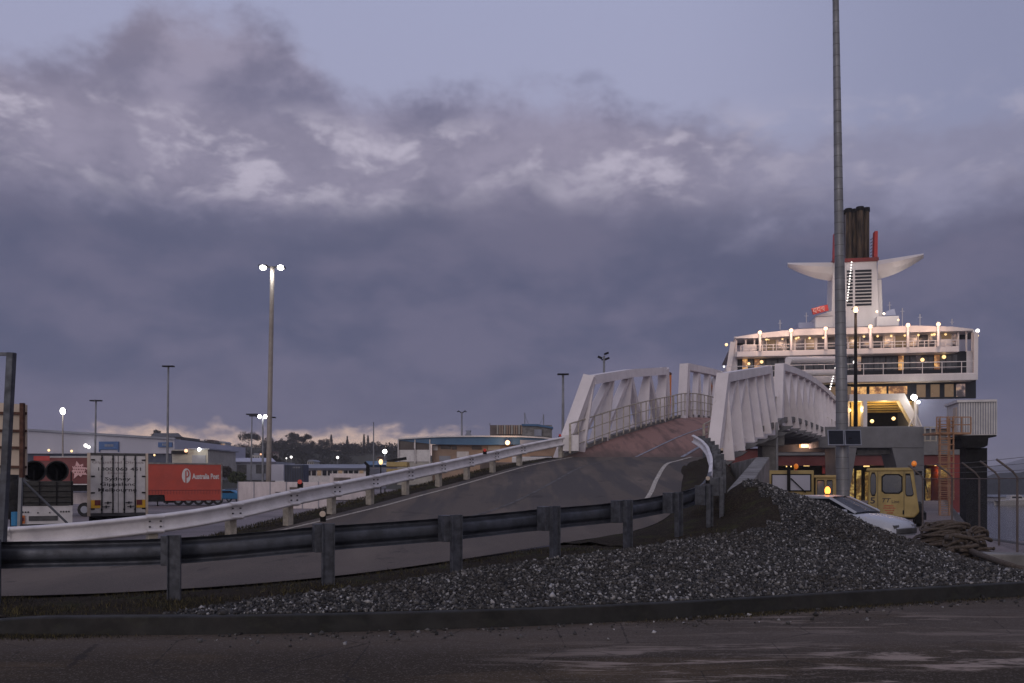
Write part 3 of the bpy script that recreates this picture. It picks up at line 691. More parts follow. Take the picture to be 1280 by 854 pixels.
# ------------------------------------------------------------------ GUARDRAILS
WP = [(0, -.158), (.03, -.150), (.06, -.135), (.072, -.118), (.066, -.100), (.035, -.080), (.008, -.066), (0, -.045), (-.003, 0), (0, .045), (.008, .066), (.035, .080), (.066, .100), (.072, .118), (.06, .135), (.03, .150), (0, .158)]
def wbeam(path, side, sc_=1.0):
    """W profile along path; ribs bulge to the side (+1 left of travel, -1 right)"""
    mb = MB(); rows = []
    for i, p in enumerate(path):
        d = path[min(i+1, len(path)-1)]-path[max(i-1, 0)]; d.z = 0; d.normalize(); n_ = Vector((-d.y, d.x, 0))*side
        r_ = [p+n_*a*sc_+Vector((0, 0, b*sc_)) for a, b in WP]; r_ += [p+n_*(a*sc_-.012)+Vector((0, 0, b*sc_)) for a, b in WP[::-1]]; r_.append(r_[0]); rows.append(r_)
    mb.grid(rows, flip=side > 0); return mb
def norm_at(path, i):
    d = path[min(i+1, len(path)-1)]-path[max(i-1, 0)]; d.z = 0; d.normalize(); return d, Vector((-d.y, d.x, 0))
PL = [Vector(p) for p in POST1]
g1 = empty('guardrail', (-4.07, 10.6, .15), 'dark galvanised steel guardrail in front, seen from behind its posts', 'guardrail')
BP = [p+norm_at(PL, i)[1]*.27+Vector((0, 0, .57)) for i, p in enumerate(PL)]
BP[-1] += Vector((-.12, 0, .1))
nf_ = 12; near = cr_spline(BP[:nf_], 6); far = cr_spline(BP[nf_-1:], 4)
link('beam', wbeam(near, 1), 'galv_dark', g1, smooth=True)
fb = link('beam', wbeam(far, 1), 'rail_white', g1, smooth=True, label='pale far beam curving up to the bridge')
for i, p in enumerate(PL):
    d, n_ = norm_at(PL, i); mb = MB(); h = .78
    z0 = p-Vector((0, 0, .15)); z1 = p+Vector((0, 0, h))
    mb.bar(z0, z1, .022, .15, up=n_.cross(Vector((0, 0, 1))))           # web
    for sgn in (-1, 1):
        off = d*sgn*.072; mb.bar(z0+off-n_*.0, z1+off, .085, .012, up=d)
    link('post', mb, 'galv_post', g1, bevel=.004)
    mb = MB(); c = p+n_*.135-d*.09; mb.bar(c+Vector((0, 0, h-.37)), c+Vector((0, 0, h-.01)), .19, .14, up=d)
    link('blockout', mb, 'galv_post', g1, bevel=.006)
for i in range(2, 12):
    seg_ = near[i*6-1:i*6+2]; link('splice', wbeam([q_+norm_at(near, i*6)[1]*.006 for q_ in seg_], 1, 1.02), 'galv_dark', g1, smooth=True)
for k, (px, py) in {4: (404, 653), 9: (835, 610), 13: (884, 572)}.items():
    p = PL[k]; d, n_ = norm_at(PL, k); c = p+Vector((0, 0, .80))-d*.06+n_*.02
    mb = MB(); mb.bar(c, c+Vector((0, 0, .07)), .07, .02, up=(0, 1, 0)); st = link('reflector_bracket', mb, 'black_metal', g1)
    mb = MB(); mb.cyl(c+Vector((0, -.012, .10)), .038, .02, (0, -1, 0), 16); link('reflector', mb, 'sign_beige', st)

R2 = [(-700, 14.6, .72), (-300, 14.6, .73), (0, 15.0, .78), (193, 16.3, .95), (294, 17.8, 1.14), (366, 19.3, 1.37), (420, 20.8, 1.54), (468, 22.4, 1.72), (512, 24.3, 1.93), (553, 26, 2.14), (588, 27.8, 2.36), (620, 29.5, 2.59), (653, 31.2, 2.85), (705, 33.5, 3.25)]
Q = [Vector((xat(a, b), b, c)) for a, b, c in R2]
g2 = empty('guardrail', (Q[2].x, Q[2].y, .2), 'long pale guardrail climbing beside the ramp road to the bridge', 'guardrail')
mid = [q-Vector((0, 0, .165)) for q in Q]; beamp = cr_spline(mid, 6)
link('beam', wbeam(beamp, -1, 1.12), 'rail_white', g2, smooth=True)
for i in range(2, 13):
    d_, n2_ = norm_at(beamp, i*6); link('splice', wbeam([beamp[i*6]-d_*.16-n2_*.007, beamp[i*6]-n2_*.007, beamp[i*6]+d_*.16-n2_*.007], -1, 1.14), 'rail_white', g2, smooth=True)
    mb = MB()
    for a in (-.1, .1):
        for z in (-.05, .05): mb.cyl(beamp[i*6]+d_*a-n2_*.03+Vector((0, 0, z)), .018, .03, -n2_, 6)
    link('bolts', mb, 'concrete_dark', g2)
for i, q in enumerate(Q[1:], 1):
    d, n_ = norm_at(Q, i); mb = MB(); c = q+n_*.13
    mb.bar(c-Vector((0, 0, 1.0)), c-Vector((0, 0, .03)), .18, .15, up=n_); link('post', mb, 'post_cream', g2, bevel=.01)
for px, k in ((375, 5), (606, 10), (700, 13)):
    q = Q[k]; x = xat(px, q.y); c = Vector((x, q.y+.02, zat({375: 607, 606: 566, 700: 547}[px], q.y)))
    mb = MB(); mb.bar(c-Vector((0, 0, .05)), c+Vector((0, 0, .06)), .12, .03, up=(0, 1, 0)); st = link('reflector_bracket', mb, 'black_metal', g2)
    mb = MB(); mb.cyl(c+Vector((0, -.02, .08)), .05, .03, (0, -1, 0), 14); link('reflector', mb, 'lens_red', st)
mb = MB(); c = Q[-1]; mb.box(c.x-.05, c.x+.55, c.y-.1, c.y+.05, c.z-.55, c.z+.05); link('end_plate', mb, 'rail_white', g2)

# ------------------------------------------------------------------ BRIDGE: span one (near), span two (far)
DL = [(1.98, 33.5, 2.47), (4.85, 38, 3.55), (7.5, 43, 4.42), (8.9, 46, 4.85), (10.9, 50, 5.1), (15.6, 60, 5.3), (24.6, 78, 5.3)]
DR = [(7.46, 33.5, 2.47), (9.9, 38, 3.5), (12.7, 43, 4.3), (14.0, 46, 4.7), (15.9, 50, 5.0), (20.6, 60, 5.2), (29.4, 78, 5.2)]
b1 = empty('bridge', (4.7, 33.5, 2.4), 'near span of the white truss road bridge at the head of the ramp', 'bridge', 'spans of the ramp bridge')
b2 = empty('bridge', (11.3, 45, 4.6), 'far span of the white truss road bridge, reaching the ship', 'bridge', 'spans of the ramp bridge')
DLs, DRs = cr_spline(DL, 8), cr_spline(DR, 8)
def slab(i0, i1, root):
    mb = MB(); mb.grid([[l.lerp(r, k/6) for k in range(7)] for l, r in zip(DLs[i0:i1+1], DRs[i0:i1+1])])
    link('road_surface', mb, 'red_asphalt', root, smooth=True)
    mb = MB()
    for i in range(i0, i1):
        a, b, c, d = DLs[i], DRs[i], DRs[i+1], DLs[i+1]; z = Vector((0, 0, .02)); z2 = Vector((0, 0, .45))
        mb.hexa([a-z, b-z, c-z, d-z], [a-z2, b-z2, c-z2, d-z2])
    link('deck', mb, 'concrete_dark', root)
    for L, sgn, tag_ in ((DLs, 1, 'l'), (DRs, -1, 'r')):
        mb = MB()
        for i in range(i0, i1):
            a, b = L[i], L[i+1]; d = (b-a).normalized(); n_ = Vector((-d.y, d.x, 0)).normalized()*sgn
            o_ = n_*.12; mb.bar(a+o_+Vector((0, 0, .02)), b+o_+Vector((0, 0, .02)), .24, .26)
        link('edge_kerb', mb, 'concrete', root)
slab(0, 17, b1); slab(17, 48, b2)
mb = MB(); mb.grid(line_on([DLs[i].lerp(DRs[i], .5-.12*0) for i in range(0, 30)], .12, .01)); link('centre_marking', mb, 'paint_line_blue', b1)
mb = MB(); mb.grid(line_on([DLs[i].lerp(DRs[i], .82) for i in range(0, 26)], .16, .01)); link('edge_marking', mb, 'paint_line_blue', b1)
def rail(path, root, every=.68, h=1.12, side=0.0):
    """steel railing: three rails and close uprights"""
    mb = MB(); fr = link('railing', MB().box(path[0].x-.04, path[0].x+.04, path[0].y-.04, path[0].y+.04, path[0].z, path[0].z+h), 'post_cream', root)
    for k, z in enumerate((h, h*.62, h*.22)): mb.tube([p+Vector((0, 0, z)) for p in path], .03 if k == 0 else .02, 6)
    link('rails', mb, 'post_cream', fr)
    c = cum(path); s_ = every
    while s_ < c[-1]:
        j = int(np.searchsorted(c, s_))-1; p = path[j].lerp(path[j+1], (s_-c[j])/(c[j+1]-c[j])); mb = MB(); mb.bar(p, p+Vector((0, 0, h)), .045, .045, up=(0, 1, 0)); s_ += every
        link('upright', mb, 'post_cream', fr)
lp_ = [p+Vector((.22, -.12, .14)) for p in DLs]; rp_ = [p+Vector((-.15, .05, .12)) for p in DRs]
rail(lp_[:18], b1); rail(rp_[:18], b1); rail(lp_[17:], b2, .8); rail(rp_[17:], b2, .8)
def truss(root, base, top, inner, npan, name='truss', e0=None, e1=None, fin=(.30, .95)):
    """base(t), top(t): chord lines for t in 0..1; the chord is shorter than the base, with raking end posts. inner: unit vector towards the roadway"""
    side = link('truss', (lambda m_: [m_.bar(top(k/8), top((k+1)/8), .42, .36) for k in range(8)] and m_)(MB()), 'truss_white', root)
    mb = MB(); [mb.bar(base(k/8), base((k+1)/8), .4, .34) for k in range(8)]; link('bottom_chord', mb, 'truss_white', side)
    for a, b in ((base(0) if e0 is None else e0, top(0)), (base(1) if e1 is None else e1, top(1))):
        mb = MB(); mb.bar(a, b+Vector((0, 0, .12)), .46, .40, up=(inner.y, -inner.x, 0)); link('end_post', mb, 'truss_white', side)
    for k in range(npan+1):
        t_ = k/npan; tp = top(t_)-Vector((0, 0, .1)); bs = base((t_*.86)+.07)
        if 0 < k < npan or True:
            # tapering plate: wide at the foot, narrow at the head
            mb = MB(); ax = (top(min(1, t_+.05))-top(max(0, t_-.05))).normalized(); th = ax*.05
            w0, w1 = fin[1], fin[0]; foot = Vector((bs.x, bs.y, bs.z)); foot.x = tp.x+(bs.x-tp.x)*.55; foot.y = tp.y+(bs.y-tp.y)*.55; foot.z = base(min(1, max(0, t_))).z
            o_ = -inner
            mb.hexa([foot-th-o_*.2, foot+th-o_*.2, foot+th+o_*(w0-.2), foot-th+o_*(w0-.2)], [tp-th-o_*.18, tp+th-o_*.18, tp+th+o_*(w1-.18), tp-th+o_*(w1-.18)])
            link('upright', mb, 'truss_white', side)
        if k < npan:
            m_ = k+.5; left_half = m_ < npan/2
            a = base(min(1, max(0, ((k if left_half else k+1)/npan)*.86+.07))); b = top((k+1)/npan if left_half else k/npan)
            mb = MB(); mb.bar(a, b, .36, .20, up=(inner.y, -inner.x, 0), w2=.30); link('diagonal', mb, 'truss_white', side)
    return side
dirn = Vector((.48, .877, 0)); inn = Vector((.877, -.48, 0))
def lin(*pts):
    pts = [Vector(p) for p in pts]; c = cum(pts)
    def f(t_):
        s_ = t_*c[-1]; j = min(len(pts)-2, max(0, int(np.searchsorted(c, s_))-1)); return pts[j].lerp(pts[j+1], (s_-c[j])/(c[j+1]-c[j]))
    return f
# near span: top chords and foot lines
tl = lin(P(738, 475, 34.4), P(785, 467, 38.6), P(829, 464, 42.8)); bl = lin((1.85, 33.9, 2.35), (4.35, 38.2, 3.2), (7.7, 44.1, 4.15))
tr = lin(P(905, 472, 33.5), P(930, 467.5, 37.2), P(958, 462.5, 42.2)); br = lin((7.55, 33.0, 2.35), (9.8, 37.4, 3.25), (12.9, 43.5, 4.0))
truss(b1, bl, tl, inn, 4); truss(b1, br, tr, -inn, 5, fin=(.34, .72))
# far span
def t2(xoff):
    ptsT = []; ptsB = []
    for Y, zt, zb in ((46.3, 7.55, 4.45), (50, 7.83, 4.5), (55, 8.15, 4.6), (60, 8.36, 4.65), (66, 8.45, 4.75), (72, 8.45, 4.9), (77.5, 8.3, 5.05)):
        x = 13.5+.466*(Y-45)+xoff; ptsT.append((x, Y, zt))
        ptsB.append((x+(-.25 if Y < 47 else 0), Y-(.5 if Y < 47 else 0), zb))
    return lin(*ptsT), lin(*ptsB)
tT, tB = t2(0.0); truss(b2, tB, tT, -inn, 11, fin=(.34, .72))
tT, tB = t2(-5.0); truss(b2, tB, tT, inn, 13)
# floor beam ends under the right-hand trusses (rounded haunches)
for root, f, n_ in ((b1, br, 5), (b2, t2(0.0)[1], 12)):
    for k in range(n_+1):
        p = f(k/n_); mb = MB(); o_ = inn
        mb.extr([p+o_*.75+Vector((0, 0, -.05)), p+o_*.55+Vector((0, 0, -.2)), p-o_*.1+Vector((0, 0, -.42)), p-o_*4.6+Vector((0, 0, -.6)), p-o_*4.6+Vector((0, 0, -.3)), p-o_*.2+Vector((0, 0, -.05))], dirn*.16)
        link('floor_beam', mb, 'gantry_grey', root)  # grey, not white: the shadow under the span put into the colour
# abutment, wing wall and pier
mb = MB(); mb.extr([(1.6, 33.7, 2.0), (7.9, 33.7, 2.0), (7.9, 33.7, -1.2), (1.6, 33.7, -1.2)], (0, 1.2, 0)); setp(link('abutment', mb, 'concrete_dark', base=(4.7, 34, -1)), 'dark concrete abutment under the near end of the bridge', 'abutment')
a0, a1 = Vector((4.75, 18.6, 1.38)), Vector((7.75, 27.2, 2.30)); a2 = Vector((8.35, 33.0, 2.2)); nn = Vector((.94, -.33, 0))*.2
mb = MB()
for a, b in ((a0, a1), (a1, a2)): mb.hexa([a-nn-Vector((0, 0, 2.6)), a+nn-Vector((0, 0, 2.6)), b+nn-Vector((0, 0, 2.6)), b-nn-Vector((0, 0, 2.6))], [a-nn, a+nn, b+nn, b-nn])
setp(link('wing_wall', mb, 'concrete', base=(5.6, 20, 0), bevel=.02), 'sloping concrete retaining wall between bridge foot and gravel heap', 'retaining wall')
mb = MB(); mb.box(7.3, 13.6, 43.9, 44.9, 3.3, 4.0); pr_ = empty('pier', (10.5, 44.4, -1), 'concrete pier carrying the joint of the two bridge spans', 'pier')
link('crosshead', mb, 'concrete', pr_, bevel=.03)
for x in (8.2, 12.9): mb = MB(); mb.box(x-.4, x+.42, 44, 44.8, -1.1, 3.3); link('column', mb, 'concrete', pr_, bevel=.03)
mb = MB(); p = P(971, 528, 42); mb.cyl((p.x, 42, -.6), .06, p.z+.6, seg=8); setp(link('pipe_post', mb, 'pole_steel', base=(p.x, 42, -.6)), 'thin grey steel post standing beside the bridge pier', 'post')
# ------------------------------------------------------------------ SHIP
TH = R(10); cS, sS = math.cos(TH), math.sin(TH); SX, SY = 34.6, 90.0
def Su(px, v):
    k = (px-640)/F; return (k*(SY+v*cS)-(SX+v*sS))/(cS+k*sS)
def Sz(py, v): return EYE+(600-py)/F*(SY+v*cS)
ship = empty('ferry', (SX, SY, -2.6), 'large white and red car ferry lit up at the berth, stern to the ramp', 'ship', rz=-TH)
def sb(mb, px0, px1, py0, py1, v0, v1, pv=None):
    """box in the ship's frame (u across, v forward, z up): sides taken at depth pv"""
    pv = v0 if pv is None else pv
    return mb.box(Su(px0, pv), Su(px1, pv), v0, v1, Sz(py1, pv)+2.6, Sz(py0, pv)+2.6)
def sp(px, py, v): return Vector((Su(px, v), v, Sz(py, v)+2.6))
def spart(name, px0, px1, py0, py1, v0, v1, m, parent=None, bevel=0, label=None, pv=None):
    return link(name, sb(MB(), px0, px1, py0, py1, v0, v1, pv), m, parent or ship, local=True, bevel=bevel, label=label)
u0, u1 = Su(912, 0), Su(1218, 0)
# hull: plan outline with the stern square and a bow far ahead, open lower stern
mb = MB(); zt = Sz(500, 0)+2.6; zb = 0.0
out = [(u0+.2, 9), (u0+.2, 60), (u0+5, 80), (u0+12.5, 92), (u1-5, 80), (u1-.2, 60), (u1-.2, 9)]
mb.extr([Vector((x, y, .2)) for x, y in out], (0, 0, zt-.2-.1)); hull = link('hull', mb, 'ship_red', ship, local=True, label='red hull with the car deck open at the stern')
sb(m1 := MB(), 905, 1148, 501, 533, 1.2, 9); 
# stern side walls and upper stern
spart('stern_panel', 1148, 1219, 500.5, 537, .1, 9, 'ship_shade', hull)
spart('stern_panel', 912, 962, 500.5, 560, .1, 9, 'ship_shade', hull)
spart('transom_band', 962.5, 1215, 537.5, 569, .6, 2.0, 'gantry_grey', hull)
spart('door_head', 962, 1210, 569.3, 582, 1.0, 1.6, 'red_dark', hull)
spart('stern_panel', 1184, 1212, 569.3, 640, .8, 8.9, 'ship_red', hull, label='bright red hull side by the ladder')
spart('stern_panel', 905, 962, 560.3, 640, .8, 8.9, 'red_dark', hull)
spart('deck_head', 962.5, 1184, 569.2, 571.5, 2.2, 8.8, 'black_metal', hull)
spart('car_deck', 962.5, 1184, 640, 646, .6, 8.8, 'concrete_dark', hull)
gar = spart('garage_wall', 962.5, 1184, 571.6, 640, 8.5, 8.9, 'black_metal', hull)
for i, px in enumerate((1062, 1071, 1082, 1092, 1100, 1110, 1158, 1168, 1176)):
    spart('column', px, px+5.5, 586+2*(i % 3), 640, 5.5+(i % 3)*.8, 5.8+(i % 3)*.8, 'garage_glow', hull)  # columns are no lamps; the deck's lamplight is put in as glow
for px in (995, 1030): spart('hydraulic_ram', px-2, px+1.6, 572, 592, 1.9, 2.1, 'signal_red', hull)
for i, (px, py) in enumerate([(973, 580), (981, 581), (1000, 581), (1008, 582), (1076, 581), (1083, 583), (1109, 581), (1160, 581), (1172, 582), (986, 583)]):
    mb = MB(); p = sp(px, py, 1.9); mb.box(p.x-.28, p.x+.28, 1.75, 1.95, p.z-.06, p.z+.06); link('garage_lamp', mb, 'lamp_gold', hull, local=True)
for px in (985, 1085, 1165): plight('garage_light', ship.matrix_world @ Vector((Su(px, 4), 4, Sz(590, 4)+2.6)), 45, (1, .70, .2), .5, ship)
# central opening with white arch
mb = MB(); sb(mb, 962, 1062, 500.5, 533, 1.2, 2.0); link('stern_panel', mb, 'ship_white', hull, local=True)
arch = link('stern_arch', MB().extr([sp(1062, 493, -.6), sp(1131, 493, -.6), sp(1152, 535, -.6), sp(1143, 535, -.6), sp(1124, 501.5, -.6), sp(1084, 501.5, -.6), sp(1084, 535, -.6), sp(1079, 535, -.6), sp(1079, 501.5, -.6), sp(1062, 501.5, -.6)], (0, 1.2, 0)), 'ship_white', ship, local=True)
spart('recess_floor', 1062, 1147, 533.5, 537, -.4, 8.9, 'gantry_grey', hull)
spart('recess_wall', 1062, 1147, 501, 533, 8.2, 8.9, 'black_metal', hull)
for k in range(5): spart('recess_beam', 1064, 1140, 502.5+k*3.0, 504.4+k*3.0, 1.5+k*1.1, 1.8+k*1.1, 'yellow_lit', hull)
spart('recess_pillar', 1064, 1080, 502, 533, 2.2, 2.5, 'yellow_lit', hull)
for px, py in ((1090, 527), (1117, 524)):
    mb = MB(); p = sp(px, py, 3); mb.ball(p, .2); link('recess_lamp', mb, 'lamp_gold', hull, local=True)
for px, en in ((1072, 130), (1105, 150), (1128, 70)): plight('recess_light', ship.matrix_world @ sp(px, 512, .9), en, (1, .66, .25), .3, ship)
# stern light mast at the right of the arch
mb = MB(); mb.tube([sp(1144.5, 533, -1), sp(1144.5, 502, -1)], .14, 8); mb.tube([sp(1136, 534, -1), sp(1144.5, 517, -1)], .07, 6); mb.tube([sp(1152, 534, -1), sp(1144.5, 517, -1)], .07, 6)
lm = link('light_mast', mb, 'ship_white', ship, local=True)
mb = MB(); mb.ball(sp(1142.5, 498, -1), .30); mb.ball(sp(1148, 504, -1), .16, 6, 5); link('lamp', mb, 'lamp_white', lm, local=True); plight('mast_light', ship.matrix_world @ sp(1142, 500, -2.6), 80, (1, .85, .6), .3, ship)
# deck of windows, y 479-500
d7 = spart('cabin_deck', 914, 1220, 477.5, 500.3, .9, 30, 'ship_dark')
for a, b, mm in [(1064, 1083, 'cabin_gold'), (1087, 1108, 'cabin_gold'), (1111, 1134, 'cabin_gold')]: spart('window', a, b, 484, 494, .82, .9, mm, d7)
for a in (1146, 1163.5, 1181, 1195.5): spart('window', a, a+11, 482.5, 498, .82, .9, 'cabin_dim' if a > 1190 else 'win_dim', d7)
for a in range(925, 1060, 16): spart('window', a, a+11, 483, 497, .82, .9, 'win_dim', d7)
spart('balcony', 907, 1220, 469.5, 478, -.9, .85, 'ship_white', bevel=.06, label='white balcony band with an open railing')
# deck with dark glass, y 443-470
d8 = spart('cabin_deck', 922, 1208, 442.5, 469.3, 2.0, 29, 'ship_dark')
for i, a in enumerate(list(range(928, 1195, 15))):
    spart('window', a, a+6.6, 446.5, 464, 1.93, 2.0, {0: 'cabin_gold', 1: 'cabin_gold'}.get(i, 'glass_grey' if i not in (13, 16) else 'cabin_gold'), d8)
    spart('window', a+7.3, a+13.4, 446.5, 464, 1.93, 2.0, 'cabin_dim' if i in (3, 9, 14) else 'glass_grey', d8)
spart('side_panel', 914, 921.7, 442.5, 469.3, 2.2, 28, 'ship_white', d8)
spart('side_panel', 1208, 1218.5, 442.5, 469.3, 2.0, 28, 'ship_white', d8)
def srail(px0, px1, py0, py1, v, step, name='deck_railing'):
    mb = MB(); fr = None
    for f in (0, .45, 1): y = py0+(py1-py0)*f*.95; mb.tube([sp(px0, y, v), sp(px1, y, v)], .045 if f == 0 else .03, 6)
    fr = link(name, mb, 'ship_white', ship, local=True); px = px0
    mb = MB()
    while px <= px1+.1: mb.tube([sp(px, py1+1.5, v), sp(px, py0, v)], .04, 6); px += step
    link('stanchions', mb, 'ship_white', fr, local=True)
srail(908, 1219, 455, 470, -.8, 24.5); srail(926, 1198, 428.5, 437, .3, 13.5)
# upper deck: white band, bar windows between posts, roof
spart('balcony', 921, 1199, 436, 443, .2, 2.2, 'ship_white', bevel=.05, label='upper white balcony band')
d9 = spart('bar_deck', 950, 1196, 418.5, 435.8, 2.6, 22, 'ship_dark')
posts = [958, 970.5, 982.5, 993, 1006.5, 1020, 1034, 1047, 1060, 1075, 1090, 1104.5, 1118.5, 1135, 1148, 1161, 1176, 1190]
for i, (a, b) in enumerate(zip([950]+posts, posts+[1196])): spart('window', a+1.2, b-1.2, 420, 435, 2.5, 2.6, ('cabin_dim', 'win_dim', 'cabin_dim', 'glass_grey')[i % 4], d9)
for i, a in enumerate([950]+posts+[1196]):
    wd = 3.4 if i in (4, 6, 11, 14) else 1.3; spart('mullion', a-wd/2, a+wd/2, 418.6, 435.7, 2.32, 2.5, 'ship_white', d9)
for px in (936, 1180): spart('liferaft_box', px-8, px+10, 427, 436, .8, 2.0, 'ship_white', bevel=.12)
rf = link('roof', MB().extr([sp(918, 419, .4), sp(922, 417, .4), sp(948, 413.5, .4), sp(1000, 409.5, .4), sp(1145, 409.5, .4), sp(1190, 412, .4), sp(1216, 415.5, .4), sp(1218, 417.5, .4), sp(1190, 417.5, .4), sp(1000, 417.5, .4), sp(950, 419.5, .4)], (0, 22, 0)), 'ship_white', ship, local=True)
for px in (919.5, 932, 943, 1198, 1208, 1216):
    mb = MB(); mb.tube([sp(px, 443, 1.2), sp(px, 417, 1.2)], .16 if px in (919.5, 1216) else .09, 8); link('deck_post', mb, 'ship_white', ship, local=True)
spart('dark_screen', 1197.5, 1215, 418.2, 428, 3, 3.3, 'ship_dark'); spart('dark_screen', 921, 949, 420, 428, 4, 4.3, 'ship_dark')
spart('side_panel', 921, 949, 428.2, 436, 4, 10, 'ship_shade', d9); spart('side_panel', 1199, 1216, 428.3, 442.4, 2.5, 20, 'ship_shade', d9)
# raking side supports at the port quarter, seen beyond the stern edge
for k in range(4):
    mb = MB(); mb.bar(sp(909+k*1.5, 470, 1+k*4), sp(916+k*1.5, 424, 1+k*4), .35, .5); link('raking_post', mb, 'ship_white', ship, local=True)
mb = MB(); mb.bar(sp(1219, 478, .6), sp(1219.5, 420, .6), .35, .4); link('raking_post', mb, 'ship_white', ship, local=True)
# deck floodlights
for px, py in ((950, 412.5), (989, 411), (1032, 410), (1088, 409), (1135, 408.5), (1173, 408.5)):
    mb = MB(); mb.tube([sp(px, 436, -.2), sp(px, py+2, -.2)], .13, 8); st = link('lamp_post', mb, 'ship_white', ship, local=True)
    mb = MB(); mb.ball(sp(px, py, -.35), .21, 10, 8); link('lamp', mb, 'lamp_warm', st, local=True); plight('deck_light', ship.matrix_world @ sp(px, py+3, -1.5), 120, (1, .62, .42), .25, ship)
for px_ in range(958, 1195, 17):
    if abs(px_-1053) > 8: mb = MB(); mb.ball(sp(px_+3, 421.5, 2.0), .11, 6, 5); link('small_lamp', mb, 'lamp_gold', ship, local=True)
for px, py, v, m_, r_ in ((1222, 418, 1, 'lamp_small', .2), (1222, 424, 1, 'lamp_gold', .12), (908, 427, 1, 'lamp_gold', .16), (905, 455, 1, 'lamp_small', .10), (1105, 394, 3, 'lamp_gold', .12), (1123, 402, 2, 'lamp_gold', .11), (1096, 391, 3, 'lamp_gold', .13), (1069, 453, .5, 'lamp_small', .22), (958, 421, 1.6, 'lamp_gold', .16), (998, 420, 1.6, 'lamp_gold', .12), (1168, 421, 1.6, 'lamp_gold', .13),
                          (1153, 452, 1.5, 'lamp_gold', .2), (1180, 449, 1.5, 'lamp_gold', .2), (936, 452, 1.5, 'lamp_gold', .15), (952, 450, 1.5, 'lamp_gold', .18), (1061, 513, 1.1, 'lamp_warm', .22)):
    mb = MB(); mb.ball(sp(px, py, v), r_, 8, 6); link('small_lamp', mb, m_, ship, local=True)
# gangway arms and string of lights
for y0, y1 in ((444, 452), (461.5, 468)):
    mb = MB(); mb.tube([sp(984, (y0+y1)/2, -6), sp(1052, (y0+y1)/2+1, -2)], .32, 10); link('mooring_arm', mb, 'ship_white', ship, local=True)
mb = MB(); mb.bar(sp(976, 472, -6), sp(987, 446, -6), .5, .5); link('arm_hinge', mb, 'ship_white', ship, local=True)
for k in range(11):
    mb = MB(); mb.ball(sp(1046-k*.85, 453+k*3.3, -2.2), .085, 6, 4); link('string_lamp', mb, 'lamp_small', ship, local=True)
# deck houses
spart('deck_house', 1019, 1041, 395, 409, 5, 12, 'ship_white', bevel=.05)
mb = MB(); mb.extr([sp(1019, 394.5, 5), sp(1041, 388, 5), sp(1041, 394.5, 5)], (0, 7, 0)); link('deck_house_roof', mb, 'ship_white', ship, local=True)
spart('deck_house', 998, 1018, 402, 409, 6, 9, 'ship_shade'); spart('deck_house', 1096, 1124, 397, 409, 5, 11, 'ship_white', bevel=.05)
mb = MB(); mb.extr([sp(1105, 396.5, 6), sp(1108, 391, 6), sp(1118, 388, 6), sp(1120, 396.5, 6)], (0, 3, 0)); link('satellite_housing', mb, 'ship_shade', ship, local=True)
mb = MB(); mb.extr([sp(1014.5, 384.5, 4), sp(1034.5, 380, 4), sp(1036, 387.5, 4), sp(1016.5, 392, 4)], (0, .3, 0)); nb = link('name_board', mb, 'signal_red', ship, local=True)
mb = MB()
for a, b, c, d in ((1017, 385.5, 1021, 389.5), (1022, 384, 1026, 388.5), (1027.5, 383, 1031, 387.5)):
    mb.tube([sp(a, b+3, 3.9), sp(a, b, 3.9), sp(c-1, b-.3, 3.9), sp(c-1, d-2, 3.9), sp(a+1, d-1.2, 3.9), sp(c, d, 3.9)], .05, 5)
link('board_letters', mb, 'sail_pink', nb, local=True)
# funnel
FV = 6
fn = link('funnel', MB().extr([sp(1039, 409, FV), sp(1041.5, 328, FV), sp(1096, 328, FV), sp(1099, 409, FV)], (0, 3.2, 0)), 'ship_white', ship, local=True)
for k in range(11):
    y = 338.5+k*4.2
    for a, b in ((1044.5, 1055), (1058.5, 1066), (1069, 1089.5)): spart('louvre', a, b, y, y+2.6, FV-.06, FV+.1, 'ship_dark', fn)
mb = MB(); mb.tube([sp(1101, 409, FV+1), sp(1099, 352, FV+1)], .25, 8); link('pipe', mb, 'ship_white', fn, local=True)
spart('red_collar', 1041.5, 1098.5, 323.5, 328, FV-.15, FV+3.3, 'ship_red', fn)
for a, b in ((1042, 1046), (1092.5, 1097)):
    mb = MB(); mb.extr([sp(a, 323.4, FV), sp(b, 323.4, FV), sp(b+.4, 291, FV), sp(a+1, 291, FV)], (0, .9, 0)); link('red_fin', mb, 'signal_red', fn, local=True)
for px, top, r_, dv in ((1060.5, 262, .34, .9), (1067.6, 263, .31, 1.5), (1075, 260.5, .36, 1.0), (1082.8, 262, .33, 1.6), (1053, 264, .27, 1.9), (1071.3, 264, .2, 2.4)):
    mb = MB(); mb.tube([sp(px, 327, FV+dv), sp(px, top, FV+dv)], r_, 12); ex = link('exhaust_pipe', mb, 'exhaust', fn, local=True, smooth=False)
    mb = MB(); mb.cyl(sp(px, top+5, FV+dv), r_+.06, .45, seg=12); link('pipe_rim', mb, 'black_metal', ex, local=True)
mb = MB()
for k in range(6): mb.bar(sp(1088, 322-k*4, FV+2), sp(1092.5, 319-k*4, FV+2), .07, .07)
link('bracket', mb, 'black_metal', fn, local=True)
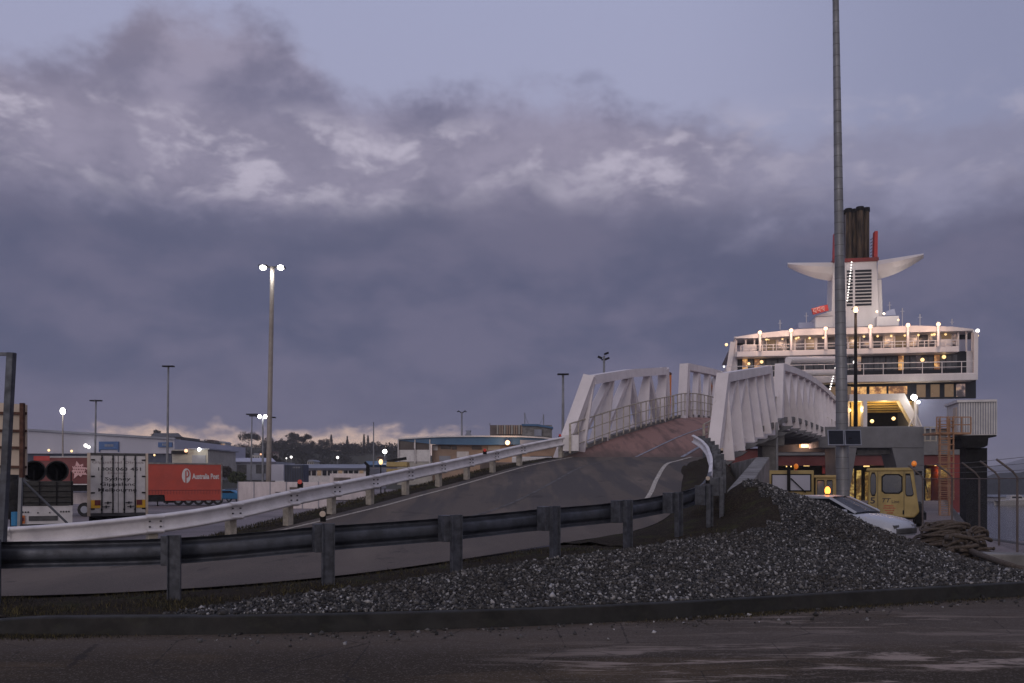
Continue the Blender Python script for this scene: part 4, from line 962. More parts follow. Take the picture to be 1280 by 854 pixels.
# observation wings: curved, tapering to the tips
for sgn, root_px, tip_px in ((-1, 1041, 984.5), (1, 1097, 1154.5)):
    mb = MB(); rows = []
    for i in range(13):
        f = i/12; px = root_px+(tip_px-root_px)*f; up = (328-2*f if sgn < 0 else 328-6.5*f); dn = up+5.5+17.5*(1-f**1.7)
        v0, v1 = FV-.4-1.6*math.sin(f*2.4), FV+2.6-1.0*f; b = (dn-up)
        r_ = [sp(px, up, v0), sp(px, up+b*.22, v0-.12), sp(px, up+b*.6, v0+.35), sp(px, dn, v0+1.3), sp(px, dn, v1-.6), sp(px, up+b*.5, v1), sp(px, up, v1), sp(px, up, v0)]
        rows.append(r_)
    mb.grid(rows, flip=sgn < 0); mb.add(rows[-1][:-1], [tuple(range(7))]); link('funnel_wing', mb, 'ship_white', fn, local=True, smooth=False)
for k in range(15):
    mb = MB(); mb.ball(sp(1064.5-k*.38, 328.5+k*3.4, FV-.5), .075, 6, 4); link('string_lamp', mb, 'lamp_small', fn, local=True)
plight('funnel_light', ship.matrix_world @ sp(1104, 388, FV-3.5), 90, (1, .92, .8), .3, ship); plight('funnel_light', ship.matrix_world @ sp(1025, 375, FV-3.5), 80, (1, .82, .6), .3, ship)
plight('funnel_light', ship.matrix_world @ sp(1125, 372, FV-1.5), 60, (1, .92, .75), .3, ship)

for px, top_, v in ((1112, 380, 12), (1128, 388, 10), (1150, 396, 9), (1008, 390, 10), (975, 398, 8), (1190, 403, 8)):
    mb = MB(); mb.tube([sp(px, 410, v), sp(px, top_, v)], .05, 5); mb.tube([sp(px-2.5, top_+4, v), sp(px+2.5, top_+4, v)], .03, 4); link('aerial', mb, 'ship_white', ship, local=True)
for k in range(3):
    x_ = Su(912, 0)-.9; y_ = 5+k*7; mb = MB(); mb.tube([(x_, y_-2.6, Sz(462, 0)+2.6), (x_, y_-2.1, Sz(462, 0)+2.4), (x_, y_, Sz(462, 0)+2.25), (x_, y_+2.1, Sz(462, 0)+2.4), (x_, y_+2.6, Sz(462, 0)+2.6)], [.1, .6, .8, .6, .1], 10); link('lifeboat', mb, 'refl_orange' if k else 'paint_white', ship, local=True, smooth=True)
# ------------------------------------------------------------------ LINKSPAN GANTRY beside the far span
gp = empty('gantry', (xat(1090, 63), 63, -1), 'grey portal frame of the ferry berth standing right of the bridge', 'gantry')
mb = MB(); mb.extr([P(1023.5, 533.5, 63), P(1155, 533.5, 63), P(1155, 560, 63), P(1023.5, 560, 63)], (0, 2.2, 0)); link('crossbeam', mb, 'gantry_grey', gp, bevel=.05)
mb = MB(); mb.extr([P(1115, 560, 63.05), P(1155, 560, 63.05), P(1155, 630, 63.05), P(1137, 630, 63.05), P(1123, 592, 63.05)], (0, 2.1, 0)); link('leg', mb, 'gantry_grey', gp)
mb = MB(); mb.extr([P(1044, 560, 63.05), P(1071, 560, 63.05), P(1060, 626, 63.05), P(1046, 626, 63.05)], (0, 2.1, 0)); link('leg', mb, 'gantry_grey', gp)
mb = MB(); mb.extr([P(1071, 560.5, 63.6), P(1115, 560.5, 63.6), P(1115, 568, 63.6), P(1071, 568, 63.6)], (0, 1.2, 0)); link('lintel', mb, 'concrete_dark', gp)
lb = empty('linkspan_beam', (xat(1000, 66), 66, 1), 'grey lifting beam across the berth below the far bridge span', 'beam')
mb = MB(); mb.extr([P(958, 545, 66), P(1046, 545, 66), P(1046, 565, 66), P(958, 565, 66)], (0, 1.6, 0)); link('girder', mb, 'gantry_grey', lb)
mb = MB(); mb.extr([P(953, 565, 66.2), P(972, 565, 66.2), P(972, 618, 66.2), P(953, 618, 66.2)], (0, 1.2, 0)); link('column', mb, 'gantry_grey', lb)
mb = MB(); p = P(1007, 557.5, 65.6); mb.box(p.x-.36, p.x+.36, 65.5, 65.95, p.z-.12, p.z+.12); link('lamp', mb, 'lamp_warm', lb); plight('beam_light', P(1007, 560, 65), 30, (1, .6, .45), .2, lb)

# ------------------------------------------------------------------ CONTROL CABIN ON ITS DARK PILLAR, LADDER
cb = empty('control_cabin', (xat(1227, 48), 50, -2.6), 'white ribbed control cabin on a tall black pillar in the water', 'cabin')
Y = 48
mb = MB(); mb.pbox(1212.5, 1256, 502.5, 544, Y, 3.0); body = link('body', mb, 'paint_white', cb)
mb = MB()
for k in range(15): x = xat(1214.5+k*2.85, Y); mb.box(x-.02, x+.02, Y-.035, Y-.001, zat(543, Y), zat(503, Y))
link('ribs', mb, 'roof_grey', body)
mb = MB(); mb.extr([P(1211.5, 502.5, Y-.12), P(1256.8, 502.5, Y-.12), P(1256.8, 499.8, Y-.12), P(1211.5, 499.5, Y-.12)], (0, 3.3, 0)); link('roof', mb, 'paint_white', cb)
mb = MB(); mb.box(xat(1212.5, Y)-.04, xat(1212.5, Y)-.003, Y+.35, Y+1.2, zat(543.5, Y), zat(508, Y)); link('door', mb, 'sign_beige', cb)
mb = MB(); mb.extr([P(1211, 544.2, Y-.1), P(1256, 544.2, Y-.1), P(1256, 546, Y-.1), P(1247, 548, Y-.1), P(1246, 557, Y-.1), P(1242, 559.5, Y-.1), P(1218, 559.5, Y-.1), P(1216, 548, Y-.1), P(1211, 546, Y-.1)], (0, 3.1, 0)); link('bracket', mb, 'black_metal', cb)
mb = MB(); mb.box(xat(1218, Y+.4), xat(1242, Y+.4), Y+.4, Y+1.9, -3.5, zat(559.8, Y)); link('pillar', mb, 'black_metal', cb)
mb = MB(); mb.bar((xat(1238, Y), Y+1, zat(640, Y)), (xat(1260, Y), Y+1, -3.2), .3, .3); link('brace', mb, 'black_metal', cb)
cb.rotation_euler.z = R(-15)
lw = empty('access_platform', (xat(1183, 46.5), 46.5, -.4), 'orange caged ladder and walkway leading to the white cabin', 'ladder')
Y = 46.5
mb = MB()
for px in (1174.5, 1186.5): mb.bar(P(px, 655, Y), P(px, 523, Y), .09, .09, up=(0, 1, 0))
lf = link('ladder_rails', mb, 'orange_rail', lw); mb = MB()
for k in range(46): mb.bar(P(1174.5, 652-k*2.7, Y), P(1186.5, 652-k*2.7, Y), .035, .035)
link('rungs', mb, 'orange_rail', lf)
mb = MB()
for k in range(14):
    z = zat(622-k*7.3, Y); x0, x1 = xat(1172, Y), xat(1189, Y); cx = (x0+x1)/2; r_ = (x1-x0)/2
    mb.tube([(cx+r_*math.cos(a), Y-.75*math.sin(a), z) for a in [math.pi*j/8 for j in range(9)]], .022, 5)
for a in (.3, 1.1, 2.0, 2.8): mb.tube([(cx+r_*math.cos(a), Y-.75*math.sin(a), zat(625, Y)), (cx+r_*math.cos(a), Y-.75*math.sin(a), zat(521, Y))], .022, 5)
link('safety_cage', mb, 'orange_rail', lw)
mb = MB(); mb.pbox(1170, 1214, 540.5, 543, Y-.2, 1.5); link('platform', mb, 'orange_rail', lw)
mb = MB()
for px in (1171, 1184, 1191, 1202, 1213.5): mb.bar(P(px, 541, Y-.1), P(px, 521.5, Y-.1), .06, .06, up=(0, 1, 0))
for py in (521.5, 531): mb.bar(P(1171, py, Y-.1), P(1213.5, py, Y-.1), .055, .055)
link('railing', mb, 'orange_rail', lw); plight('ladder_light', P(1165, 560, 44), 15, (1, .5, .2), .3, lw)
mb = MB()
for px in (1156, 1163, 1170): mb.bar(P(px, 552, 62), P(px, 534, 62), .08, .08, up=(0, 1, 0))
for py in (534, 543, 551): mb.bar(P(1155, py, 62), P(1170, py, 62), .07, .07)
setp(link('steel_railing', mb, 'post_cream', base=P(1162, 552, 62)), 'short pale railing between the grey portal and the orange ladder', 'railing')
# ------------------------------------------------------------------ TALL POLE, SOLAR PANEL, LAMP POST
Y = 30; b_ = P(1054.5, 600, Y)
tp_ = empty('tall_pole', (b_.x, Y, -.3), 'very tall tapering steel pole right of the bridge, rising out of the picture', 'pole')
mb = MB(); N_ = 20
mb.tube([(b_.x+(xat(1044.5, Y)-b_.x)*k/N_*1.25, Y, -.3+23*k/N_) for k in range(N_+1)], [.225-.155*k/N_ for k in range(N_+1)], 16); sh = link('shaft', mb, 'pole_steel', tp_, smooth=True)
for k in range(4, 60):
    z = k*.38; f = z/23; mb = MB(); mb.tube([(b_.x+(xat(1044.5, Y)-b_.x)*f*1.25, Y, z-.3), (b_.x+(xat(1044.5, Y)-b_.x)*f*1.25, Y, z-.288)], .225-.155*f+.004, 16); link('band', mb, 'concrete_dark', sh)
sp_ = empty('solar_panel', (b_.x, Y-.35, zat(557, Y)), 'pair of dark solar panels clamped to the tall pole', 'solar panel')
for a, b in ((1036, 1056), (1057, 1077.5)):
    q = [P(a-.5, 556.5, Y-.75), P(b-.5, 556.5, Y-.75), P(b-1.5, 537.5, Y-.35), P(a-1.5, 537.5, Y-.35)]; mb = MB(); mb.extr(q, (0, .03, -.02)); fr = link('frame', mb, 'roof_grey', sp_)
    c = sum(q, Vector())/4; q2 = [c+(p-c)*.90+Vector((0, -.008, .004)) for p in q]; mb = MB(); mb.extr(q2, (0, .006, 0)); link('cells', mb, 'solar_cell', fr)
mb = MB(); mb.bar((b_.x, Y-.6, zat(550, Y)), (b_.x, Y-.1, zat(548, Y)), .1, .1); link('bracket', mb, 'black_metal', sp_)
def pole(px, ytop, Y, zb, r, m, head, label, lit=None, name='lamp_post', lean=0, energy=0, group=None, r2=None, color=(1, .95, .9)):
    x = xat(px, Y); zt = zat(ytop, Y); xt = xat(px+lean, Y)
    o = empty(name, (x, Y, zb), label, 'lamp post', group)
    mb = MB(); mb.tube([(x+(xt-x)*k/4, Y, zb+(zt-zb)*k/4) for k in range(5)], [r+((r2 or r*.6)-r)*k/4 for k in range(5)], 10); link('shaft', mb, m, o, smooth=True)
    s_ = Y/F
    if head == 'twin':       # two floodlights on a short crossarm
        mb = MB(); mb.bar((xt-9*s_, Y, zt), (xt+9*s_, Y, zt), .12, .12); arm = link('crossarm', mb, 'black_metal', o)
        for sg in (-1, 1):
            mb = MB(); c = Vector((xt+sg*11*s_, Y-.1, zt)); mb.bar(c-Vector((5.2*s_, 0, sg*1.0*s_)), c+Vector((5.2*s_, 0, -sg*1.0*s_)), .5, .16); hd = link('floodlight', mb, 'black_metal', arm)
            if lit: mb = MB(); mb.ball(c-Vector((0, .1, .10)), 4.2*s_, 12, 8, .75); link('lamp_face', mb, 'lamp_white', arm)
    elif head == 'flat':     # two flat heads
        mb = MB(); mb.bar((xt-7*s_, Y, zt), (xt+7*s_, Y, zt), .5, 1.5*s_); hd = link('twin_head', mb, 'black_metal', o)
    elif head == 'vee':
        mb = MB()
        for sg in (-1, 1): mb.bar((xt, Y, zt-1.5*s_), (xt+sg*4.5*s_, Y, zt+1.5*s_), .12, .12); mb.bar((xt+sg*3*s_, Y, zt+1*s_), (xt+sg*6*s_, Y, zt+.2*s_), .4, .8*s_)
        link('twin_head', mb, 'black_metal', o)
    elif head == 'ball':
        mb = MB(); mb.ball((xt, Y, zt+.6*lit*s_), lit*s_, 8, 6, 1.3 if lit > 3 else 1); link('lamp_face', mb, 'lamp_white' if color[2] > .8 else 'lamp_warm', o)
        mb = MB(); mb.bar((xt-lit*s_*1.2, Y+.1, zt+.9*lit*s_), (xt+lit*s_*1.2, Y+.1, zt+.9*lit*s_), .2, .1); link('lamp_hood', mb, 'black_metal', o)
    elif head == 'cluster':
        mb = MB(); mb.bar((xt-3*s_, Y, zt-5*s_), (xt+3*s_, Y, zt-4*s_), .1, .1); link('crossarm', mb, 'black_metal', o)
        for ax, az in ((-5, -2), (3, 3), (4, -3.5)):
            mb = MB(); c = Vector((xt+ax*s_, Y, zt+az*s_)); mb.bar(c-Vector((2.6*s_, 0, -1.2*s_ if ax < 0 else 1.0*s_)), c+Vector((2.6*s_, 0, -1.2*s_ if ax < 0 else 1.0*s_)), .3, 2.2*s_); link('floodlight', mb, 'black_metal', o)
    if energy: plight('lamp_light', (xt, Y-.6, zt-.5), energy, color, .3, o)
    return o
pole(335, 334, 84, -1, .26, 'pole_beige', 'twin', 'tallest lit lamp post of the lorry park, with two bright floodlights', lit=1, lean=5.5, energy=130, r2=.2)
pole(208.5, 458, 95, -1, .16, 'pole_steel', 'flat', 'tall unlit lamp post with a flat double head behind the red trailer', lean=2)
pole(118, 501, 105, -1, .15, 'pole_steel', 'flat', 'unlit flat-headed lamp post above the lorry with white doors', lean=2)
pole(78.5, 516, 110, -1, .12, 'pole_beige', 'ball', 'lamp post with one glowing light in front of the long pale warehouse', lit=3.2, energy=25)
pole(313.5, 518, 150, -1, .16, 'pole_steel', 'flat', 'slim unlit lamp post left of the tallest lit one', lean=1.5)
p2 = pole(328.5, 521, 120, -1, .18, 'pole_steel', 'twin', 'shorter lit lamp post just left of the tallest one', lit=None)
for dx_ in (-4, 3):
    mb = MB(); mb.ball(P(328.5+dx_, 521, 119.8), .26, 8, 6); link('lamp_face', mb, 'lamp_white', p2)
pole(467, 528, 130, -1, .13, 'pole_steel', 'none', 'thin bare mast among the distant trees', name='mast')
pole(577, 515, 120, -1, .17, 'pole_steel', 'vee', 'unlit lamp post with a forked head above the blue fascia', lean=.3)
pole(703.5, 468, 75, -1, .16, 'pole_steel', 'flat', 'unlit lamp post left of the near bridge truss', lean=.3)
pole(755, 445, 80, -1, .16, 'pole_steel', 'cluster', 'unlit lamp post with three floodlights behind the near bridge truss')
lpw = pole(1069.5, 389, 66, 5.4, .16, 'black_metal', 'ball', 'dark post with a warm lit lamp in front of the ferry', lit=3.3, energy=120, color=(1, .6, .4))
pole(481, 566, 140, -1, .12, 'pole_steel', 'ball', 'low post with a glowing lamp above the yellow crane truck', lit=2.6)
o_ = pole(1150, 603, 70, -1, .1, 'pole_steel', 'none', 'short pole behind the yellow tractor cab', name='mast')
bpy.data.objects.remove([c for c in o_.children][0]); bpy.data.objects.remove(o_)
# ------------------------------------------------------------------ LEFT FOREGROUND SIGNS
sg = empty('road_sign', (xat(3, 14.5), 14.5, .0), 'thick grey steel post with a crossarm at the left edge of the picture', 'sign post')
mb = MB(); mb.bar(P(1, 700, 14.5), P(14.5, 441, 14.5), .115, .115, up=(0, 1, 0)); link('post', mb, 'galv_dark', sg, bevel=.01)
mb = MB(); mb.bar(P(-120, 441, 14.5), P(19, 443, 14.5), .07, .05); link('crossarm', mb, 'galv_dark', sg)
s2_ = empty('billboard', (xat(26, 17.5), 17.5, -.2), 'back of a beige sign board on a rusty braced post', 'sign')
Y = 17.5; mb = MB()
mb.extr([P(-20, 502, Y), P(33, 506, Y), P(33, 594, Y), P(-20, 592, Y)], (0, .04, 0)); bd = link('board', mb, 'sign_beige', s2_)
mb = MB()
for py in (517, 539, 560, 584): mb.bar(P(-20, py-1, Y-.05), P(33, py, Y-.05), .05, .05)
link('cross_rails', mb, 'rust', bd)
mb = MB(); mb.bar(P(27.5, 597, Y-.12), P(28, 504, Y-.12), .075, .075, up=(0, 1, 0)); link('post', mb, 'rust', s2_)
mb = MB(); mb.bar(P(23, 690, Y-.12), P(26.5, 594, Y-.12), .06, .06, up=(0, 1, 0)); link('lower_post', mb, 'pole_steel', s2_)
mb = MB(); mb.bar(P(28, 600, Y-.1), P(84, 654, Y+.8), .035, .035); link('brace', mb, 'pole_steel', s2_)
sh_ = MB()
for k in range(5): sh_.ball(P(15+2.2*(k % 2), 600+9*k, 30), .27+.03*(k % 3), 10, 8, 1.3)
setp(link('dark_cover', sh_, 'black_rubber', base=P(16, 640, 30), smooth=True), 'black wrapped bundle hanging on the rack left of the pipe truck', 'cover')
mb = MB(); mb.pbox(12.5, 22, 597, 660, 30.4, .3); setp(link('rack_frame', mb, 'black_metal', base=P(16, 660, 30.4)), 'dark upright rack at the left edge beside the pipe truck', 'rack')
mb = MB(); p = P(19.5, 657, 29); mb.cyl(p, .13, .45, seg=12); setp(link('blue_drum', mb, 'blue_bright', base=p), 'small bright blue drum beside the pipe truck', 'drum')

# ------------------------------------------------------------------ LORRIES
def wheel(root, x, y, z, r, w, axis=(0, 1, 0), name='wheel'):
    ax = Vector(axis); mb = MB(); c = Vector((x, y, z)); mb.cyl(c-ax*w/2, r, w, ax, 20); wh = link(name, mb, 'black_rubber', root, bevel=.03)
    mb = MB(); mb.cyl(c-ax*(w/2+.012), r*.52, w+.024, ax, 14); link('rim', mb, 'roof_grey', wh); return wh
# pipe truck, rear view
Y = 34.0
pt = empty('pipe_truck', (xat(58, Y), Y, -1), 'dark flat-tray truck seen from behind, stakes holding two big black pipes', 'truck')
mb = MB(); mb.pbox(27.5, 88, 601.5, 632, Y, .12); tg = link('tailgate', mb, 'tray_green', pt, bevel=.01)
mb = MB()
for py in (607, 614, 621, 628): mb.pbox(28, 87.5, py, py+1, Y-.03, .03)
for px in (30, 49, 68, 85): mb.pbox(px, px+1.6, 602, 632, Y-.035, .035)
link('gate_ribs', mb, 'black_metal', tg)
mb = MB(); mb.box(xat(28, Y), xat(88, Y), Y+.13, Y+7, zat(632, Y), zat(628, Y)); mb.box(xat(40, Y), xat(76, Y), Y+.2, Y+9, -.3, zat(633, Y)); link('tray', mb, 'tray_green', pt)
for px in (31, 43, 69, 85):
    mb = MB(); mb.box(xat(px, Y), xat(px+1.6, Y), Y+.13, Y+.19, zat(602, Y), zat(589, Y)); link('stake', mb, 'black_metal', pt)
mb = MB(); mb.pbox(28, 88, 632.5, 655, Y+.05, .1); rb = link('rear_panel', mb, 'paint_white', pt)
mb = MB()
for px in list(range(29, 41, 3))+list(range(74, 86, 3)): mb.cyl(P(px+1, 640, Y+.05), .035, .02, (0, -1, 0), 10)
for px in (49.5, 62.5): mb.cyl(P(px, 641, Y+.05), .03, .02, (0, -1, 0), 8)
mb.pbox(39, 71, 645, 651, Y+.02, .03); link('lamp_holes', mb, 'concrete_dark', rb)
for px in (27.5, ):
    mb = MB(); mb.pbox(px, px+7, 644, 654, Y+.0, .05); tl_ = link('tail_lamp', mb, 'refl_orange', pt); mb = MB(); mb.pbox(px+1.5, px+5.5, 646.5, 651, Y-.02, .02); link('lens', mb, 'red_dark', tl_)
mb = MB(); mb.box(xat(30, Y), xat(86, Y), Y+6.9, Y+9, -.4, 1.5); link('cab', mb, 'blue_navy', pt, bevel=.1)
for dy in (1.5, 2.8, 7.8):
    for px in (33, 83): wheel(pt, xat(px, Y), Y+dy, -.5, .5, .3, (1, 0, 0))
for px in (44.5, 70):
    mb = MB(); r0 = 13.4*Y/F; c = Vector((xat(px, Y), Y+.25, zat(589, Y))); n_ = 28
    ringo = lambda r, y: [Vector((c.x+r*math.cos(2*math.pi*k/n_), y, c.z+r*math.sin(2*math.pi*k/n_))) for k in range(n_+1)]
    mb.grid([ringo(r0-.05, c.y+6), ringo(r0-.05, c.y), ringo(r0, c.y), ringo(r0, c.y+6)]); mb.cyl(c+Vector((0, 5.6, 0)), r0-.04, .1, (0, 1, 0), 24)
    setp(link('plastic_pipe', mb, 'black_rubber', base=c, smooth=False), 'large black plastic pipe lying on the truck tray, %s one' % ('left-hand' if px < 50 else 'right-hand'), 'pipe', 'pipes loaded on the truck')
for o in bpy.data.objects:
    if o.get('group') == 'pipes loaded on the truck':
        a = -math.atan2(pt.location.x, pt.location.y); o.location = Matrix.Translation(pt.location) @ Matrix.Rotation(a, 4, 'Z') @ Matrix.Translation(-pt.location) @ o.location; o.rotation_euler.z = a
pt.rotation_euler.z = -math.atan2(pt.location.x, pt.location.y)
# dark red curtain trailer behind
Y = 62.0
dr = empty('curtain_trailer', (xat(80, Y), Y, -1), 'dark red curtain-sided trailer with a pale star graphic behind the pipe truck', 'trailer')
mb = MB(); mb.pbox(42, 150, 572, 605, Y, 2.5); link('curtain', mb, 'red_dark', dr, bevel=.03)
mb = MB(); mb.pbox(42, 62, 570.2, 576, Y-.04, .04); link('red_header', mb, 'signal_red', dr)
mb = MB(); mb.pbox(42, 150, 605, 606.2, Y-.03, 2.56); mb.pbox(42, 150, 570.8, 571.9, Y-.03, 2.56); link('rails', mb, 'paint_white', dr)
mb = MB(); mb.pbox(60, 112, 606.3, 614, Y+.2, 2); link('chassis', mb, 'black_metal', dr)
c = P(99, 588, Y); star = []
for k, r_ in enumerate([12.5, 7, 10, 7, 12.5, 7.5, 10, 7, 11, 7, 13, 6, 9, 7, 12, 7]):
    a = 2*math.pi*k/16+.25; star.append(c+Vector((math.cos(a)*r_*Y/F*1.0, -.04, math.sin(a)*r_*Y/F*.95)))
mb = MB(); mb.extr(star, (0, .03, 0)); sr_ = link('star_graphic', mb, 'sail_pink', dr)
text('EXPRESS', 'red_dark', sr_, xat(88, Y), xat(111, Y), zat(588, Y), zat(583.5, Y), Y-.05, bold=.02) if False else None
mb = MB()
for r_, (a, b) in enumerate(((89, 111), (87, 112), (87, 110))):
    x = a
    while x < b: wd = 1.5+random.random()*1.6; mb.pbox(x, x+wd*.6, 582.5+r_*3.6, 583.9+r_*3.6, Y-.055, .01); x += wd+.7
link('faded_lettering', mb, 'red_dark', sr_)
for px in (68, 75, 104): wheel(dr, xat(px, Y), Y+.3, -.5, .5, .3)
# pale low wall under it
mb = MB(); mb.pbox(86, 113, 616, 630, 66, .25); setp(link('low_wall', mb, 'hoarding', base=P(100, 630, 66)), 'low pale wall seen beneath the dark red trailer', 'wall')
# white box lorry, rear doors
Y = 40.4
wl = empty('box_lorry', (xat(147, Y), Y, -1), 'white box lorry seen from behind with dark lettering on its doors', 'lorry')
x0, x1 = xat(113, Y), xat(181, Y); zt_, zb_ = zat(567.5, Y), zat(643.5, Y)
mb = MB(); mb.box(x0, x1, Y+.04, Y+11, zb_, zt_); link('body', mb, 'paint_white', wl)
for a, b, c_, d_ in ((112.3, 116, 566.5, 645), (179, 182, 566.5, 645)): mb = MB(); mb.pbox(a, b, c_, d_, Y-.03, .07); link('corner_post', mb, 'sign_beige', wl)
mb = MB(); mb.pbox(116, 179, 566.5, 569.5, Y-.03, .07); mb.pbox(116, 179, 641.5, 645, Y-.03, .07); link('frame_rail', mb, 'concrete_dark', wl)
for a, b in ((116.3, 147.2), (147.8, 178.7)):
    mb = MB(); mb.pbox(a, b, 570, 641, Y-.01, .05); dr_ = link('rear_door', mb, 'paint_white', wl)
    xb = (128.5, 141) if a < 130 else (154, 166.5)
    for px in xb:
        mb = MB(); mb.tube([P(px, 569.5, Y-.06), P(px, 641.5, Y-.06)], .028, 8)
        for py in (574, 595.5, 615.5, 637): mb.bar(P(px-1, py, Y-.05), P(px+1, py, Y-.05), .06, .08)
        link('lock_rod', mb, 'black_metal', dr_)
    hx = 118.5 if a < 130 else 176.5
    for py in (575, 595.5, 616, 636):
        mb = MB(); mb.bar(P(hx-2, py, Y-.035), P(hx+2.4, py, Y-.035), .03, .06); link('hinge', mb, 'black_metal', dr_)
    for px, py in ((135, 628.5), (133, 633.5)) if a < 130 else ((159, 628.5), (161, 633.5)):
        mb = MB(); mb.bar(P(px-4, py, Y-.08), P(px+4, py-.6, Y-.08), .03, .035); mb.bar(P(px-.7, py, Y-.08), P(px+.7, py, Y-.08), .05, .12); link('door_handle', mb, 'black_metal', dr_)
mb = MB(); mb.pbox(147.2, 147.8, 570, 641, Y-.02, .03); link('door_seal', mb, 'black_metal', wl)
for s_, a, b, c_, d_, m_ in (('Gippsland Direct', 118, 177, 576.5, 580.5, 'ink_faint'), ('1800 063 451', 125, 174, 584.3, 588.5, 'ink'), ('Depots:', 136, 159, 590, 593.4, 'ink_faint'), ('Sydney', 132.5, 162, 596.5, 602, 'ink'), ('Gippsland', 127, 168, 603.3, 608.6, 'ink'), ('Melbourne', 125, 169, 610.2, 614.6, 'ink')):
    text(s_, m_, wl, xat(a, Y), xat(b, Y), zat(d_, Y), zat(c_, Y), Y-.014, bold=.012)
for a, q in ((116.3, 0), (168, 1)):
    mb = MB(); mb.pbox(a, a+10.5, 625, 635, Y-.05, .035); tl_ = link('tail_lamp', mb, 'refl_yellow', wl); mb = MB(); mb.pbox(a+(4 if not q else 0), a+(10.5 if not q else 6.5), 625, 631.5, Y-.07, .02); link('lens', mb, 'red_dark', tl_)
mb = MB(); mb.box(x0+.3, x1-.3, Y+.5, Y+13, -.6, zb_-.01); link('chassis', mb, 'black_metal', wl)
mb = MB(); mb.box(x0+.1, x1-.1, Y+11.2, Y+13.4, -.5, 2.2); link('cab', mb, 'paint_white', wl, bevel=.1)
for dy in (1.6, 2.9, 12.2):
    for x in (x0+.2, x1-.2): wheel(wl, x, Y+dy, -.5, .5, .3, (1, 0, 0))
wl.rotation_euler.z = -math.atan2(wl.location.x, wl.location.y)+R(1)
# red postal trailer, side view
Y = 88.0
rt = empty('curtain_trailer', (xat(228, Y), Y, -1), 'bright red curtain-sided trailer lettered Australia Post standing uncoupled', 'trailer')
mb = MB(); mb.extr([P(150, 579.5, Y), P(274.5, 580.5, Y), P(274, 625.5, Y), P(208, 626, Y), P(207, 618.5, Y), P(150, 618.5, Y)], (0, 2.5, 0)); link('curtain', mb, 'red_trailer', rt)
mb = MB(); mb.bar(P(150, 579, Y-.04), P(275, 580, Y-.04), .1, .14); mb.bar(P(274.6, 580, Y-.04), P(274.2, 626, Y-.04), .12, .1, up=(0, 1, 0)); link('frame_rail', mb, 'concrete', rt)
mb = MB()
for k in range(26): mb.pbox(182+k*3.55, 182.4+k*3.55, 612.5, 618, Y-.03, .02)
mb.pbox(181, 274, 612.6, 613.1, Y-.03, .02); link('curtain_straps', mb, 'red_dark', rt)
mb = MB(); mb.pbox(150, 207, 619, 627, Y+.2, 2.0); mb.pbox(207, 273, 626.3, 628.5, Y+.3, 1.9); link('chassis', mb, 'black_metal', rt)
for px in (185.5, 200): mb = MB(); mb.pbox(px-.7, px+.7, 627, 632, Y+.3, .2); mb.pbox(px-1.4, px+1.4, 631.4, 632.2, Y+.2, .4); link('landing_leg', mb, 'black_metal', rt)
for px in (223, 235, 247, 259, 270): wheel(rt, xat(px, Y), Y+.4, -.46, .48, .35)
text('Australia Post', 'paint_white', rt, xat(239.5, Y), xat(271.5, Y), zat(599, Y), zat(592, Y), Y-.035, bold=.03)
c = P(232.5, 594.8, Y-.03); mb = MB(); mb.tube([(c.x, c.y, c.z), (c.x, c.y-.02, c.z)], 1, 4) if False else None
el = [Vector((c.x+5.2*Y/F*math.cos(a), c.y, c.z+9.2*Y/F*math.sin(a))) for a in [2*math.pi*k/28 for k in range(28)]]
mb = MB(); mb.extr(el, (0, .02, 0)); lg = link('logo_disc', mb, 'paint_white', rt)
mb = MB(); mb.pbox(231.2, 232.6, 588.5, 603.8, Y-.05, .02)
a0_ = [Vector((c.x+.4*Y/F+2.6*Y/F*math.cos(a), Y-.05, c.z+2.5*Y/F+4.2*Y/F*math.sin(a))) for a in [math.pi*(-.5+k/10) for k in range(11)]]
mb.tube(a0_, .06, 6); link('logo_horn', mb, 'red_trailer', lg)

rt.rotation_euler.z = R(16)
# ------------------------------------------------------------------ BUILDINGS
def lampball(px, py, Y, r, m_, root): mb = MB(); mb.ball(P(px, py, Y), r*.72, 8, 6); return link('lamp', mb, m_, root)
Y = 150
wh_ = empty('warehouse', (xat(120, Y), Y, -1), 'long pale lilac warehouse with blue signs behind the lorries', 'warehouse')
mb = MB(); mb.extr([P(-160, 533, Y), P(30, 537.5, Y), P(218, 549, Y), P(218, 567, Y), P(-160, 567, Y)], (0, 40, 0)); wb = link('wall', mb, 'warehouse', wh_)
mb = MB(); mb.bar(P(-160, 532.6, Y-.2), P(30, 537.1, Y-.2), .6, .35); mb.bar(P(30, 537.1, Y-.2), P(219, 548.6, Y-.2), .6, .35); link('roof_edge', mb, 'roof_grey', wh_)
mb = MB(); mb.pbox(-160, 214, 567.2, 592, Y+.8, 38); lwall = link('loading_bay', mb, 'blue_navy', wh_)
for px in (45, 92, 115, 140): mb = MB(); mb.pbox(px, px+16, 575, 592, Y+.6, .15); link('dock_door', mb, 'concrete_dark', lwall)
for a, b, c_, d_, s_ in ((123.5, 148, 552, 562, 'DEPOT'), (197.5, 215, 553, 559, 'FREIGHT')):
    mb = MB(); mb.pbox(a, b, c_, d_, Y-.3, .25); sg_ = link('sign_panel', mb, 'blue_sign', wh_)
    if b < 160: mb = MB(); mb.pbox(a, a+.8, d_, 565, Y-.28, .2); mb.pbox(b-.8, b, d_, 565, Y-.28, .2); link('sign_leg', mb, 'blue_sign', sg_)
    mb = MB(); x = a+(b-a)*.3
    while x < a+(b-a)*.72: mb.pbox(x, x+1.2, (c_+d_)/2-1.6, (c_+d_)/2+1.4, Y-.36, .05); x += 1.9
    link('sign_marks', mb, 'roof_grey', sg_)
